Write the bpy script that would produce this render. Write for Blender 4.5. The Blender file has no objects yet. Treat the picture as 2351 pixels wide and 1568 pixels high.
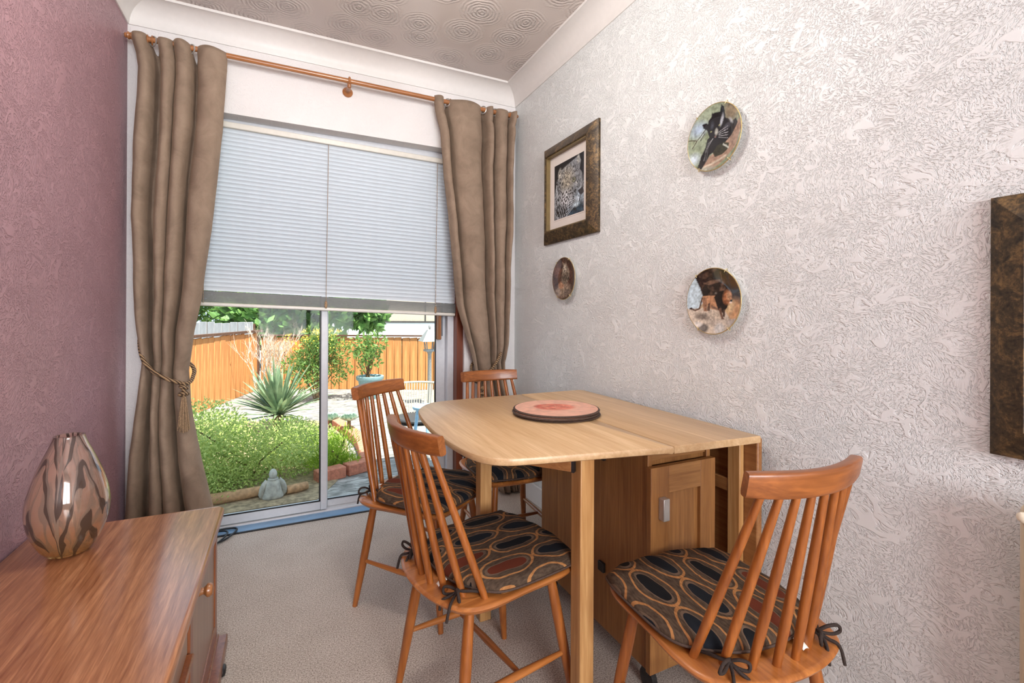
import bpy, math, random
import numpy as np
from mathutils import Vector, Matrix, Euler
random.seed(7)
SC = bpy.context.scene
COL = SC.collection
PI = math.pi

# ------------------------------------------------------------------ camera
CAM_H = 1.10
F_PX, HOR, YAW, PITCH, ROLL = 1080.5, 721.84, math.radians(25.732), math.radians(0.0326), math.radians(0.2644)
fw = Vector((math.sin(YAW)*math.cos(PITCH), math.cos(YAW)*math.cos(PITCH), math.sin(PITCH)))
rt = Vector((math.cos(YAW), -math.sin(YAW), 0)); up = rt.cross(fw)
rt2 = rt*math.cos(ROLL) + up*math.sin(ROLL); up2 = -rt*math.sin(ROLL) + up*math.cos(ROLL)
cd = bpy.data.cameras.new('camera'); cam = bpy.data.objects.new('camera', cd); COL.objects.link(cam)
cam.matrix_world = Matrix(((rt2.x, up2.x, -fw.x, 0), (rt2.y, up2.y, -fw.y, 0), (rt2.z, up2.z, -fw.z, CAM_H), (0, 0, 0, 1)))
cd.sensor_fit = 'HORIZONTAL'; cd.sensor_width = 36.0; cd.lens = F_PX/2351*36.0
cd.shift_y = -(784-HOR)/2351.0; cd.clip_start = 0.02; cd.clip_end = 200
SC.camera = cam

# ------------------------------------------------------------------ view, world, sun, fill lights
SC.view_settings.view_transform = 'Standard'; SC.view_settings.look = 'None'
SC.view_settings.exposure = 0.61; SC.view_settings.gamma = 1.0; SC.view_settings.use_curve_mapping = False
wd = bpy.data.worlds.new('sky'); SC.world = wd; wd.use_nodes = True
bg = wd.node_tree.nodes['Background']; bg.inputs[0].default_value = (0.62, 0.80, 1.0, 1); bg.inputs[1].default_value = 1.15
sl = bpy.data.lights.new('sun', 'SUN'); sl.energy = 8.5; sl.angle = math.radians(0.6); sl.color = (1.0, 0.95, 0.86)
so = bpy.data.objects.new('sun', sl); COL.objects.link(so)
so.rotation_euler = Vector((0.16, -0.46, 1.1)).to_track_quat('Z', 'Y').to_euler()
def area(name, loc, look, sx, sy, power, color, shape='RECTANGLE'):
    l = bpy.data.lights.new(name, 'AREA'); l.shape = shape; l.size = sx; l.size_y = sy; l.energy = power; l.color = color
    o = bpy.data.objects.new(name, l); COL.objects.link(o); o.location = loc
    o.rotation_euler = (Vector(loc)-Vector(look)).to_track_quat('Z', 'Y').to_euler()
    return o
area('added_rear_fill', (0.33, -2.55, 1.45), (0.33, 2.0, 1.2), 1.5, 1.5, 100, (0.95, 0.97, 1.0))  # fill light added behind the camera, outside the added window
FILL_AT, FILL_R, FILL_L = (0.33, 1.35, 2.26), 0.12, 34.0      # unseen glowing globe, added above the view to light the room

# ------------------------------------------------------------------ room constants
XL, XR, YB, YF, CEIL = -0.657, 1.325, 2.712, -2.40, 2.53

# ------------------------------------------------------------------ mesh helpers
class MB:
    def __init__(s): s.v = []; s.f = []; s.m = Matrix.Identity(4)
    def add(s, vs, fs):
        b = len(s.v); s.v += [tuple(s.m @ Vector(p)) for p in vs]; s.f += [tuple(b+i for i in f) for f in fs]; return s
    def box(s, x0, x1, y0, y1, z0, z1):
        return s.add([(x0,y0,z0),(x1,y0,z0),(x1,y1,z0),(x0,y1,z0),(x0,y0,z1),(x1,y0,z1),(x1,y1,z1),(x0,y1,z1)],
                     [(0,3,2,1),(4,5,6,7),(0,1,5,4),(1,2,6,5),(2,3,7,6),(3,0,4,7)])
    def tube(s, path, rad, n=10, closed=False, caps=True):
        P = [Vector(p) for p in path]; k = len(P)
        R = rad if isinstance(rad, (list, tuple)) else [rad]*k
        vs = []; fs = []; nrm = None
        for i in range(k):
            a = P[(i-1) % k] if (closed or i > 0) else P[i]; b = P[(i+1) % k] if (closed or i < k-1) else P[i]
            t = (b-a).normalized()
            if nrm is None:
                nrm = t.orthogonal().normalized()
            else:
                nrm = (nrm - t*nrm.dot(t)); nrm = nrm.normalized() if nrm.length > 1e-6 else t.orthogonal().normalized()
            bn = t.cross(nrm)
            for j in range(n):
                q = 2*PI*j/n; vs.append(P[i] + (nrm*math.cos(q)+bn*math.sin(q))*R[i])
        for i in range(k if closed else k-1):
            i2 = (i+1) % k
            for j in range(n):
                fs.append((i*n+j, i*n+(j+1) % n, i2*n+(j+1) % n, i2*n+j))
        if caps and not closed:
            fs.append(tuple(reversed(range(n)))); fs.append(tuple((k-1)*n+j for j in range(n)))
        return s.add(vs, fs)
    def lathe(s, prof, n=32, capb=True, capt=True):
        vs = []; fs = []
        for r, z in prof:
            for j in range(n):
                q = 2*PI*j/n; vs.append((r*math.cos(q), r*math.sin(q), z))
        k = len(prof)
        for i in range(k-1):
            for j in range(n):
                fs.append((i*n+j, i*n+(j+1) % n, (i+1)*n+(j+1) % n, (i+1)*n+j))
        if capb: fs.append(tuple(reversed(range(n))))
        if capt: fs.append(tuple((k-1)*n+j for j in range(n)))
        return s.add(vs, fs)
    def prism(s, out, z0, z1, steps=None):
        # outline extruded; steps = [(scale_inset, z), ...] overrides for rounded edges
        n = len(out); lv = steps or [(0, z0), (0, z1)]
        c = (sum(p[0] for p in out)/n, sum(p[1] for p in out)/n)
        vs = []; fs = []
        for ins, z in lv:
            for i in range(n):
                p = Vector(out[i]); a = Vector(out[i-1]); b = Vector(out[(i+1) % n])
                t = (b-a).normalized(); nr = Vector((t.y, -t.x))
                q = p - nr*ins
                vs.append((q.x, q.y, z))
        for k in range(len(lv)-1):
            for i in range(n):
                fs.append((k*n+i, k*n+(i+1) % n, (k+1)*n+(i+1) % n, (k+1)*n+i))
        fs.append(tuple(reversed(range(n)))); fs.append(tuple((len(lv)-1)*n+i for i in range(n)))
        return s.add(vs, fs)
    def grid(s, fn, nu, nv, cu=False):
        vs = [fn(i/(nu if cu else nu-1), j/(nv-1)) for j in range(nv) for i in range(nu)]
        fs = []
        for j in range(nv-1):
            for i in range(nu if cu else nu-1):
                i2 = (i+1) % nu; fs.append((j*nu+i, j*nu+i2, (j+1)*nu+i2, (j+1)*nu+i))
        return s.add(vs, fs)
    def sphere(s, c, r, n=16, k=10):
        rx, ry, rz = r if isinstance(r, (tuple, list)) else (r, r, r)
        def fn(u, v):
            q = 2*PI*u; w = PI*(0.001+0.998*v)-PI/2
            return (c[0]+rx*math.cos(w)*math.cos(q), c[1]+ry*math.cos(w)*math.sin(q), c[2]+rz*math.sin(w))
        return s.grid(fn, n, k, True)
def torus(mb, c, axis, R, r, n=20, k=8):
    ax = Vector(axis).normalized(); a = ax.orthogonal().normalized(); b = ax.cross(a)
    return mb.tube([Vector(c)+(a*math.cos(2*PI*i/n)+b*math.sin(2*PI*i/n))*R for i in range(n)], r, k, closed=True)
def obj(name, mb, mat, parent=None, loc=None, rot=None, smooth=40, bevel=0, seg=2, solid=0, subd=0):
    me = bpy.data.meshes.new(name); me.from_pydata(mb.v, [], mb.f); me.validate(); me.update()
    if smooth:
        me.polygons.foreach_set('use_smooth', [True]*len(me.polygons)); me.set_sharp_from_angle(angle=math.radians(smooth))
    if mat: me.materials.append(mat)
    o = bpy.data.objects.new(name, me); COL.objects.link(o)
    if parent: o.parent = parent
    if loc: o.location = loc
    if rot: o.rotation_euler = rot
    if solid: m = o.modifiers.new('solid', 'SOLIDIFY'); m.thickness = solid; m.offset = 0
    if bevel: m = o.modifiers.new('bevel', 'BEVEL'); m.width = bevel; m.segments = seg; m.limit_method = 'ANGLE'; m.angle_limit = math.radians(40)
    if subd: m = o.modifiers.new('subd', 'SUBSURF'); m.levels = subd; m.render_levels = subd
    return o
def tag(o, label, cat, group=None, kind=None):
    if label: o['label'] = label
    if cat: o['category'] = cat
    if group: o['group'] = group
    if kind: o['kind'] = kind
    return o
def thing(name, label, cat, loc=(0,0,0), rz=0, group=None):
    o = bpy.data.objects.new(name, None); COL.objects.link(o); o.location = loc; o.rotation_euler = (0,0,rz)
    o.empty_display_size = 0.1
    return tag(o, label, cat, group)
def struct(name, mb, mat, parent=None, **k):
    o = obj(name, mb, mat, parent, **k)
    if not parent: o['kind'] = 'structure'
    return o
def dup(o, parent=None):
    c = o.copy(); COL.objects.link(c)
    if parent: c.parent = parent
    for ch in list(o.children): dup(ch, c)
    return c
def crom(pts, n=8, closed=True):
    P = [Vector(p) for p in pts]; k = len(P); out = []
    rng = range(k) if closed else range(k-1)
    for i in rng:
        if closed: a, b, c, d = P[i-1], P[i], P[(i+1) % k], P[(i+2) % k]
        else: a, b, c, d = P[max(i-1,0)], P[i], P[i+1], P[min(i+2,k-1)]
        for j in range(n):
            t = j/n
            out.append(0.5*((2*b)+(c-a)*t+(2*a-5*b+4*c-d)*t*t+(3*b-a-3*c+d)*t**3))
    if not closed: out.append(P[-1])
    return out
def lerp_tab(tab, z):
    # tab sorted by descending key
    if z >= tab[0][0]: return tab[0][1]
    for (a, x), (b, y) in zip(tab, tab[1:]):
        if z >= b: return y+(x-y)*(z-b)/(a-b)
    return tab[-1][1]

# ------------------------------------------------------------------ node helpers
def newmat(name):
    m = bpy.data.materials.new(name); m.use_nodes = True; nt = m.node_tree; return m, nt, nt.nodes['Principled BSDF']
def N(nt, t, **k):
    n = nt.nodes.new('ShaderNode'+t)
    for a, b in k.items(): setattr(n, a, b)
    return n
def setin(nt, n, key, val):
    if hasattr(val, 'links') or isinstance(val, bpy.types.NodeSocket): nt.links.new(val, n.inputs[key])
    else: n.inputs[key].default_value = val
def M_(nt, op, a, b=None, c=None, clamp=False):
    n = N(nt, 'Math', operation=op); n.use_clamp = clamp
    for i, x in enumerate((a, b, c)):
        if x is not None: setin(nt, n, i, x)
    return n.outputs[0]
def ramp(nt, fac, stops, interp='LINEAR'):
    n = N(nt, 'ValToRGB'); cr = n.color_ramp; cr.interpolation = interp
    while len(cr.elements) < len(stops): cr.elements.new(0.5)
    for e, (p, c) in zip(cr.elements, stops): e.position = p; e.color = (*c, 1)
    nt.links.new(fac, n.inputs[0]); return n.outputs[0]
def mix(nt, fac, a, b, typ='MIX'):
    n = N(nt, 'MixRGB', blend_type=typ)
    for k, x in ((0, fac), (1, a), (2, b)):
        if isinstance(x, tuple): x = (*x, 1) if len(x) == 3 else x
        setin(nt, n, k, x)
    return n.outputs[0]
def coords(nt, scale=(1,1,1), rot=(0,0,0), kind='Object'):
    tc = N(nt, 'TexCoord'); mp = N(nt, 'Mapping'); mp.inputs['Scale'].default_value = scale; mp.inputs['Rotation'].default_value = rot
    nt.links.new(tc.outputs[kind], mp.inputs[0]); return mp.outputs[0]
def noise(nt, vec, scale, detail=3, rough=0.55, dist=0.0):
    n = N(nt, 'TexNoise'); nt.links.new(vec, n.inputs['Vector'])
    n.inputs['Scale'].default_value = scale; n.inputs['Detail'].default_value = detail; n.inputs['Roughness'].default_value = rough; n.inputs['Distortion'].default_value = dist
    return n.outputs['Fac']
def bump(nt, bs, h, strength=0.4, dist=0.003):
    n = N(nt, 'Bump'); n.inputs['Strength'].default_value = strength; n.inputs['Distance'].default_value = dist
    nt.links.new(h, n.inputs['Height']); nt.links.new(n.outputs[0], bs.inputs['Normal'])
def S(r, g, b):
    f = lambda c: ((c/255+0.055)/1.055)**2.4 if c/255 > 0.04045 else c/255/12.92
    return (f(r), f(g), f(b))
def plain(name, c, rough=0.5, metal=0.0, var=0.06, vs=40, bs_=0.0, coat=0.0, spec=None):
    m, nt, b = newmat(name); v = coords(nt)
    f = noise(nt, v, vs, 4)
    lo = tuple(max(0, x*(1-var*2)) for x in c); hi = tuple(min(1, x*(1+var*2)) for x in c)
    nt.links.new(ramp(nt, f, [(0.3, lo), (0.7, hi)]), b.inputs['Base Color'])
    b.inputs['Roughness'].default_value = rough; b.inputs['Metallic'].default_value = metal; b.inputs['Coat Weight'].default_value = coat
    if spec is not None: b.inputs['Specular IOR Level'].default_value = spec
    if bs_: bump(nt, b, f, bs_, 0.002)
    return m
def wood(name, c1, c2, axis='z', rough=0.4, coat=0.0, fine=1.0, contrast=1.0, plank=None):
    m, nt, b = newmat(name)
    sc = {'x': (1.2, 22, 22), 'y': (22, 1.2, 22), 'z': (22, 22, 1.2)}[axis]
    v = coords(nt, tuple(s*fine for s in sc))
    f1 = noise(nt, v, 1.0, 5, 0.6, 1.2)
    v2 = coords(nt, tuple(s*fine*6 for s in sc)); f2 = noise(nt, v2, 1.0, 2, 0.5, 0.3)
    f = M_(nt, 'ADD', M_(nt, 'MULTIPLY', f1, 0.7), M_(nt, 'MULTIPLY', f2, 0.3))
    d = 0.16/contrast
    col = ramp(nt, f, [(0.5-d, c1), (0.5+d*0.2, tuple((a+b_)/2 for a, b_ in zip(c1, c2))), (0.5+d, c2)])
    if plank:
        pa, pw = plank      # coordinate axis across the planks, plank width
        tc = N(nt, 'TexCoord'); sp = N(nt, 'SeparateXYZ'); nt.links.new(tc.outputs['Object'], sp.inputs[0])
        idx = M_(nt, 'FLOOR', M_(nt, 'DIVIDE', sp.outputs[pa], pw)); wn = N(nt, 'TexWhiteNoise', noise_dimensions='1D'); nt.links.new(idx, wn.inputs['W'])
        col = mix(nt, 1.0, col, ramp(nt, wn.outputs['Value'], [(0, (0.93, 0.92, 0.91)), (1, (1.03, 1.03, 1.03))]), 'MULTIPLY')
    nt.links.new(col, b.inputs['Base Color']); b.inputs['Roughness'].default_value = rough; b.inputs['Coat Weight'].default_value = coat
    b.inputs['Coat Roughness'].default_value = 0.15
    bump(nt, b, f2, 0.12, 0.001)
    return m
def wallpaper(name, col, ua, va, strength=0.7, scale=1.0, rough=0.55, var=0.03, dist=0.004):
    m, nt, b = newmat(name)
    tc = N(nt, 'TexCoord'); sp = N(nt, 'SeparateXYZ'); nt.links.new(tc.outputs['Object'], sp.inputs[0])
    cb = N(nt, 'CombineXYZ'); nt.links.new(sp.outputs[ua], cb.inputs[0]); nt.links.new(sp.outputs[va], cb.inputs[1])
    wn = N(nt, 'TexNoise'); wn.inputs['Scale'].default_value = 9*scale; wn.inputs['Detail'].default_value = 2; nt.links.new(cb.outputs[0], wn.inputs['Vector'])
    vm = N(nt, 'VectorMath', operation='MULTIPLY_ADD'); nt.links.new(wn.outputs['Color'], vm.inputs[0]); vm.inputs[1].default_value = (0.09/scale,)*3
    nt.links.new(cb.outputs[0], vm.inputs[2]); w = vm.outputs[0]
    vo = N(nt, 'TexVoronoi', voronoi_dimensions='2D'); vo.inputs['Scale'].default_value = 15*scale; nt.links.new(w, vo.inputs['Vector'])
    sc2 = N(nt, 'SeparateColor'); nt.links.new(vo.outputs['Color'], sc2.inputs[0])
    vr = N(nt, 'VectorRotate', rotation_type='Z_AXIS'); nt.links.new(w, vr.inputs['Vector']); nt.links.new(M_(nt, 'MULTIPLY', sc2.outputs[0], 3.4), vr.inputs['Angle'])
    mp = N(nt, 'Mapping'); mp.inputs['Scale'].default_value = (235*scale, 135*scale, 1); nt.links.new(vr.outputs[0], mp.inputs[0])
    r1 = noise(nt, mp.outputs[0], 1.0, 2.5, 0.55, 0.6)
    ridg = M_(nt, 'MULTIPLY', M_(nt, 'SUBTRACT', r1, 0.33), 5.5, clamp=True)
    mp2 = N(nt, 'Mapping'); mp2.inputs['Scale'].default_value = (1.0, 1.7, 1); mp2.inputs['Rotation'].default_value = (0, 0, 0.6); nt.links.new(w, mp2.inputs[0])
    n2 = noise(nt, mp2.outputs[0], 15*scale, 1, 0.4, 0.5)
    brk = M_(nt, 'MULTIPLY', M_(nt, 'SUBTRACT', noise(nt, cb.outputs[0], 11*scale, 2), 0.43), 8.0, clamp=True)
    band = M_(nt, 'MULTIPLY', M_(nt, 'SUBTRACT', 0.048, M_(nt, 'ABSOLUTE', M_(nt, 'SUBTRACT', n2, 0.5))), 60.0, clamp=True)
    h = mix(nt, M_(nt, 'MULTIPLY', band, brk), ridg, (1.25, 1.25, 1.25))
    f = noise(nt, cb.outputs[0], 3.0, 2)
    lo = tuple(x*(1-var) for x in col); hi = tuple(min(1, x*(1+var)) for x in col)
    nt.links.new(ramp(nt, f, [(0.3, lo), (0.7, hi)]), b.inputs['Base Color']); b.inputs['Roughness'].default_value = rough
    bump(nt, b, h, strength, dist)
    return m

# ------------------------------------------------------------------ materials
M = {}
M['wall_white'] = wallpaper('white_embossed_paper', S(226, 229, 228), 1, 2, 0.75, 1.0, 0.45, dist=0.0035)
M['wall_back'] = wallpaper('white_plaster', S(225, 221, 219), 0, 2, 0.35, 0.8, 0.6)
M['wall_mauve'] = wallpaper('mauve_embossed_paper', S(172, 133, 140), 1, 2, 0.8, 0.85, 0.45, 0.05, dist=0.004)
M['coving'] = plain('white_gloss_coving', S(222, 218, 214), 0.45, var=0.01)
M['white_paint'] = plain('white_paint', S(228, 226, 222), 0.35, var=0.01)
def ceiling_mat():
    m, nt, b = newmat('swirled_artex'); v = coords(nt)
    wn = N(nt, 'TexNoise'); wn.inputs['Scale'].default_value = 7; nt.links.new(v, wn.inputs['Vector'])
    vm = N(nt, 'VectorMath', operation='MULTIPLY_ADD'); nt.links.new(wn.outputs['Color'], vm.inputs[0]); vm.inputs[1].default_value = (0.03,)*3; nt.links.new(v, vm.inputs[2])
    vo = N(nt, 'TexVoronoi', voronoi_dimensions='2D'); vo.inputs['Scale'].default_value = 5.0; vo.inputs['Randomness'].default_value = 0.7; nt.links.new(vm.outputs[0], vo.inputs['Vector'])
    lumpy = noise(nt, v, 14, 3, 0.6, 1.0); ring = M_(nt, 'MULTIPLY', M_(nt, 'SINE', M_(nt, 'ADD', M_(nt, 'MULTIPLY', vo.outputs['Distance'], 70), M_(nt, 'MULTIPLY', lumpy, 9.0))), M_(nt, 'ADD', 0.3, lumpy))
    fine = noise(nt, v, 90, 3, 0.6, 0.5)
    msk = M_(nt, 'SUBTRACT', 1.0, M_(nt, 'MULTIPLY', vo.outputs['Distance'], 1.7), clamp=True)
    h = M_(nt, 'ADD', M_(nt, 'MULTIPLY', M_(nt, 'MULTIPLY', ring, msk), 0.5), M_(nt, 'MULTIPLY', M_(nt, 'MULTIPLY', fine, msk), 1.3))
    b.inputs['Base Color'].default_value = (*S(198, 187, 180), 1); b.inputs['Roughness'].default_value = 0.22
    bump(nt, b, h, 1.0, 0.008); return m
M['ceiling'] = ceiling_mat()
def carpet_mat():
    m, nt, b = newmat('beige_carpet'); v = coords(nt)
    f = noise(nt, v, 230, 4, 0.7); g = noise(nt, v, 7, 3); q = noise(nt, v, 420, 2)
    c = ramp(nt, f, [(0.33, S(124, 108, 97)), (0.5, S(190, 177, 165)), (0.66, S(224, 213, 202))])
    c = mix(nt, 1.0, c, ramp(nt, g, [(0.3, (0.93, 0.92, 0.91)), (0.7, (1.03, 1.03, 1.03))]), 'MULTIPLY')
    nt.links.new(c, b.inputs['Base Color']); b.inputs['Roughness'].default_value = 0.95; b.inputs['Specular IOR Level'].default_value = 0.1
    bump(nt, b, M_(nt, 'ADD', f, q), 0.4, 0.005); return m
M['carpet'] = carpet_mat()
M['beech_z'] = wood('orange_beech_upright', S(122, 64, 24), S(178, 106, 46), 'z', 0.36, 0.25)
M['beech_x'] = wood('orange_beech_rail', S(112, 60, 24), S(166, 98, 46), 'x', 0.38, 0.2)
M['beech_y'] = wood('orange_beech_seat', S(142, 80, 34), S(192, 122, 60), 'y', 0.38, 0.2)
M['oak_y'] = wood('light_oak_top', S(186, 148, 104), S(216, 184, 142), 'y', 0.36, 0.1, 1.4, 0.9, plank=(0, 0.085))
M['oak_z'] = wood('oak_upright', S(124, 80, 40), S(166, 116, 64), 'z', 0.45, 0.0, 1.6)
M['oak_leg'] = wood('pale_oak_leg', S(160, 112, 62), S(200, 156, 102), 'z', 0.42, 0.0, 1.6)
M['oak_x'] = wood('oak_crosswise', S(130, 86, 44), S(172, 124, 72), 'x', 0.45, 0.0, 1.6)
M['oak_edge'] = wood('oak_lengthwise', S(128, 80, 42), S(166, 116, 68), 'y', 0.45, 0.0, 1.6)
M['teak_y'] = wood('teak_top', S(132, 76, 44), S(202, 144, 102), 'y', 0.30, 0.35, 2.5, 1.0)
M['teak_z'] = wood('teak_front', S(110, 56, 28), S(156, 92, 54), 'z', 0.34, 0.2)
M['teak_pale'] = wood('pale_teak_panel', S(126, 92, 68), S(158, 122, 96), 'z', 0.32, 0.2)
M['pole'] = wood('varnished_pole', S(138, 84, 44), S(176, 116, 68), 'x', 0.3, 0.4)
M['brown_trim'] = wood('red_brown_wood', S(98, 46, 24), S(132, 66, 36), 'z', 0.4)
M['handle_wood'] = wood('handle_wood', S(128, 78, 34), S(164, 104, 50), 'z', 0.4)
M['alu'] = plain('white_aluminium', S(206, 208, 212), 0.35, 0.0, 0.02)
M['blind'] = plain('pale_blue_grey_slat', S(206, 214, 220), 0.4, 0.0, 0.01)
M['blind_rail'] = plain('blind_rail', S(214, 210, 200), 0.35, var=0.02)
M['blind_stack'] = plain('stacked_slats', S(120, 122, 120), 0.5, var=0.05, vs=10)
M['black'] = plain('black_plastic', S(28, 26, 26), 0.45, var=0.1)
M['rubber'] = plain('black_seal', S(20, 20, 22), 0.5, var=0.1)
M['steel'] = plain('brushed_steel', S(188, 184, 178), 0.35, 0.6, 0.04)
M['grey_metal'] = plain('grey_lock_metal', S(112, 116, 122), 0.4, 0.4, 0.04)
M['brass'] = plain('pale_brass_wire', S(214, 196, 150), 0.35, 0.6, 0.05)
M['threshold'] = plain('grey_strip_sky_tinted', S(112, 150, 184), 0.12, 0.0, 0.05, 6)  # grey strip; the sky's blue reflection is put into its base colour
M['cord_dark'] = plain('dark_brown_cord', S(46, 34, 28), 0.85, 0, 0.2, 300, 0.4)
M['tagwhite'] = plain('white_label', S(226, 222, 212), 0.7, 0, 0.02)
M['mat_card'] = plain('cream_mount_card', S(222, 214, 206), 0.8, 0, 0.01)
M['cream'] = plain('cream_enamel', S(206, 192, 166), 0.4, 0, 0.02)
M['ivory'] = plain('ivory_plastic', S(232, 224, 202), 0.3, 0, 0.02)
def curtain_mat():
    m, nt, b = newmat('brown_suede_curtain'); v = coords(nt)
    f = noise(nt, v, 9, 5, 0.65, 0.8); g = noise(nt, v, 500, 2)
    nt.links.new(ramp(nt, f, [(0.3, S(124, 105, 88)), (0.7, S(150, 129, 110))]), b.inputs['Base Color'])
    b.inputs['Roughness'].default_value = 0.9; b.inputs['Sheen Weight'].default_value = 0.35; b.inputs['Sheen Roughness'].default_value = 0.4
    b.inputs['Sheen Tint'].default_value = (*S(190, 160, 130), 1)
    bump(nt, b, M_(nt, 'ADD', f, M_(nt, 'MULTIPLY', g, 0.25)), 0.35, 0.004); return m
M['curtain'] = curtain_mat()
def rope_mat():
    m, nt, b = newmat('twisted_rope'); v = coords(nt)
    w = N(nt, 'TexWave', wave_type='BANDS', bands_direction='DIAGONAL'); w.inputs['Scale'].default_value = 34; w.inputs['Distortion'].default_value = 1.5; nt.links.new(v, w.inputs['Vector'])
    nt.links.new(ramp(nt, w.outputs['Fac'], [(0.25, S(74, 54, 38)), (0.6, S(168, 138, 102))]), b.inputs['Base Color']); b.inputs['Roughness'].default_value = 0.8
    bump(nt, b, w.outputs['Fac'], 0.8, 0.004); return m
M['rope'] = rope_mat()
M['tassel'] = plain('tassel_thread', S(158, 130, 100), 0.85, 0, 0.25, 220, 0.5)
def cushion_mat():
    m, nt, b = newmat('oval_patterned_fabric')
    tc = N(nt, 'TexCoord'); wn = N(nt, 'TexNoise'); wn.inputs['Scale'].default_value = 14; nt.links.new(tc.outputs['Object'], wn.inputs['Vector'])
    vm = N(nt, 'VectorMath', operation='MULTIPLY_ADD'); nt.links.new(wn.outputs['Color'], vm.inputs[0]); vm.inputs[1].default_value = (0.012,)*3; nt.links.new(tc.outputs['Object'], vm.inputs[2])
    sp = N(nt, 'SeparateXYZ'); nt.links.new(vm.outputs[0], sp.inputs[0])
    u = M_(nt, 'DIVIDE', M_(nt, 'ADD', sp.outputs[0], 1.023), 0.086); col = M_(nt, 'FLOOR', u)
    odd = M_(nt, 'MODULO', col, 2.0)
    v = M_(nt, 'ADD', M_(nt, 'DIVIDE', M_(nt, 'ADD', sp.outputs[1], 1.0), 0.168), M_(nt, 'MULTIPLY', odd, 0.5)); row = M_(nt, 'FLOOR', v)
    fu = M_(nt, 'ABSOLUTE', M_(nt, 'SUBTRACT', M_(nt, 'FRACT', u), 0.5)); fv = M_(nt, 'ABSOLUTE', M_(nt, 'SUBTRACT', M_(nt, 'FRACT', v), 0.5))
    e = M_(nt, 'ADD', M_(nt, 'POWER', M_(nt, 'MULTIPLY', fu, 2.10), 1.9), M_(nt, 'POWER', M_(nt, 'MULTIPLY', fv, 1.92), 2.1))
    e2 = M_(nt, 'ADD', M_(nt, 'POWER', M_(nt, 'MULTIPLY', fu, 4.7), 2.4), M_(nt, 'POWER', M_(nt, 'MULTIPLY', fv, 2.75), 2.4))
    cv = N(nt, 'CombineXYZ'); nt.links.new(col, cv.inputs[0]); nt.links.new(row, cv.inputs[1])
    wh = N(nt, 'TexWhiteNoise', noise_dimensions='2D'); nt.links.new(cv.outputs[0], wh.inputs['Vector'])
    core = ramp(nt, wh.outputs['Value'], [(0.0, S(22, 23, 26)), (0.38, S(26, 30, 36)), (0.55, S(96, 46, 30)), (0.80, S(88, 42, 28)), (0.82, S(34, 27, 24))], 'CONSTANT')
    fab = noise(nt, coords(nt, (260, 60, 60)), 1.0, 3)
    base = ramp(nt, fab, [(0.3, S(58, 46, 37)), (0.7, S(90, 74, 60))])
    inring = M_(nt, 'MULTIPLY', M_(nt, 'GREATER_THAN', e, 0.73), M_(nt, 'LESS_THAN', e, 0.92))
    tan = ramp(nt, fab, [(0.3, S(138, 92, 54)), (0.7, S(178, 128, 80))])
    c = mix(nt, inring, base, tan)
    c = mix(nt, M_(nt, 'LESS_THAN', e2, 1.35), c, mix(nt, 0.5, base, S(126, 104, 86)))
    c = mix(nt, M_(nt, 'LESS_THAN', e2, 1.0), c, core)
    nt.links.new(c, b.inputs['Base Color']); b.inputs['Roughness'].default_value = 0.9; b.inputs['Specular IOR Level'].default_value = 0.15
    bump(nt, b, fab, 0.3, 0.001); return m
M['cushion'] = cushion_mat()
M['piping'] = plain('brown_piping', S(70, 52, 42), 0.7, 0, 0.15, 200)
def bronze_mat():
    m, nt, b = newmat('antique_bronze_frame'); v = coords(nt)
    f = noise(nt, v, 26, 6, 0.7, 1.0); g = noise(nt, v, 160, 3)
    t = M_(nt, 'ADD', M_(nt, 'MULTIPLY', f, 0.7), M_(nt, 'MULTIPLY', g, 0.3))
    nt.links.new(ramp(nt, t, [(0.36, S(34, 28, 22)), (0.5, S(74, 60, 42)), (0.64, S(132, 104, 66))]), b.inputs['Base Color'])
    b.inputs['Roughness'].default_value = 0.42; b.inputs['Metallic'].default_value = 0.35
    bump(nt, b, g, 0.2, 0.001); return m
M['bronze'] = bronze_mat()
def colattr(name, rough=0.25, coat=0.0):
    m, nt, b = newmat(name); a = N(nt, 'Attribute'); a.attribute_name = 'Col'; nt.links.new(a.outputs['Color'], b.inputs['Base Color'])
    b.inputs['Roughness'].default_value = rough; b.inputs['Coat Weight'].default_value = coat; return m
M['print'] = colattr('printed_picture', 0.35); M['glaze'] = colattr('glazed_painting', 0.15, 0.3)
M['porcelain'] = plain('white_porcelain', S(226, 222, 214), 0.15, 0, 0.01)
M['slip'] = plain('dull_gold_slip', S(120, 102, 66), 0.4, 0.2, 0.05)
M['gilt'] = plain('gilt_rim', S(196, 172, 116), 0.25, 0.5, 0.05)
def glass_mat():
    m, nt, b = newmat('window_glass'); out = nt.nodes['Material Output']; nt.nodes.remove(b)
    t = N(nt, 'BsdfTransparent'); t.inputs[0].default_value = (0.97, 0.985, 0.98, 1); g = N(nt, 'BsdfGlossy'); g.inputs['Roughness'].default_value = 0.01
    fr = N(nt, 'Fresnel'); fr.inputs[0].default_value = 1.35; mx = N(nt, 'MixShader')
    nt.links.new(M_(nt, 'MULTIPLY', fr.outputs[0], 0.22), mx.inputs[0]); nt.links.new(t.outputs[0], mx.inputs[1]); nt.links.new(g.outputs[0], mx.inputs[2]); nt.links.new(mx.outputs[0], out.inputs[0])
    return m
M['glass'] = glass_mat()
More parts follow.
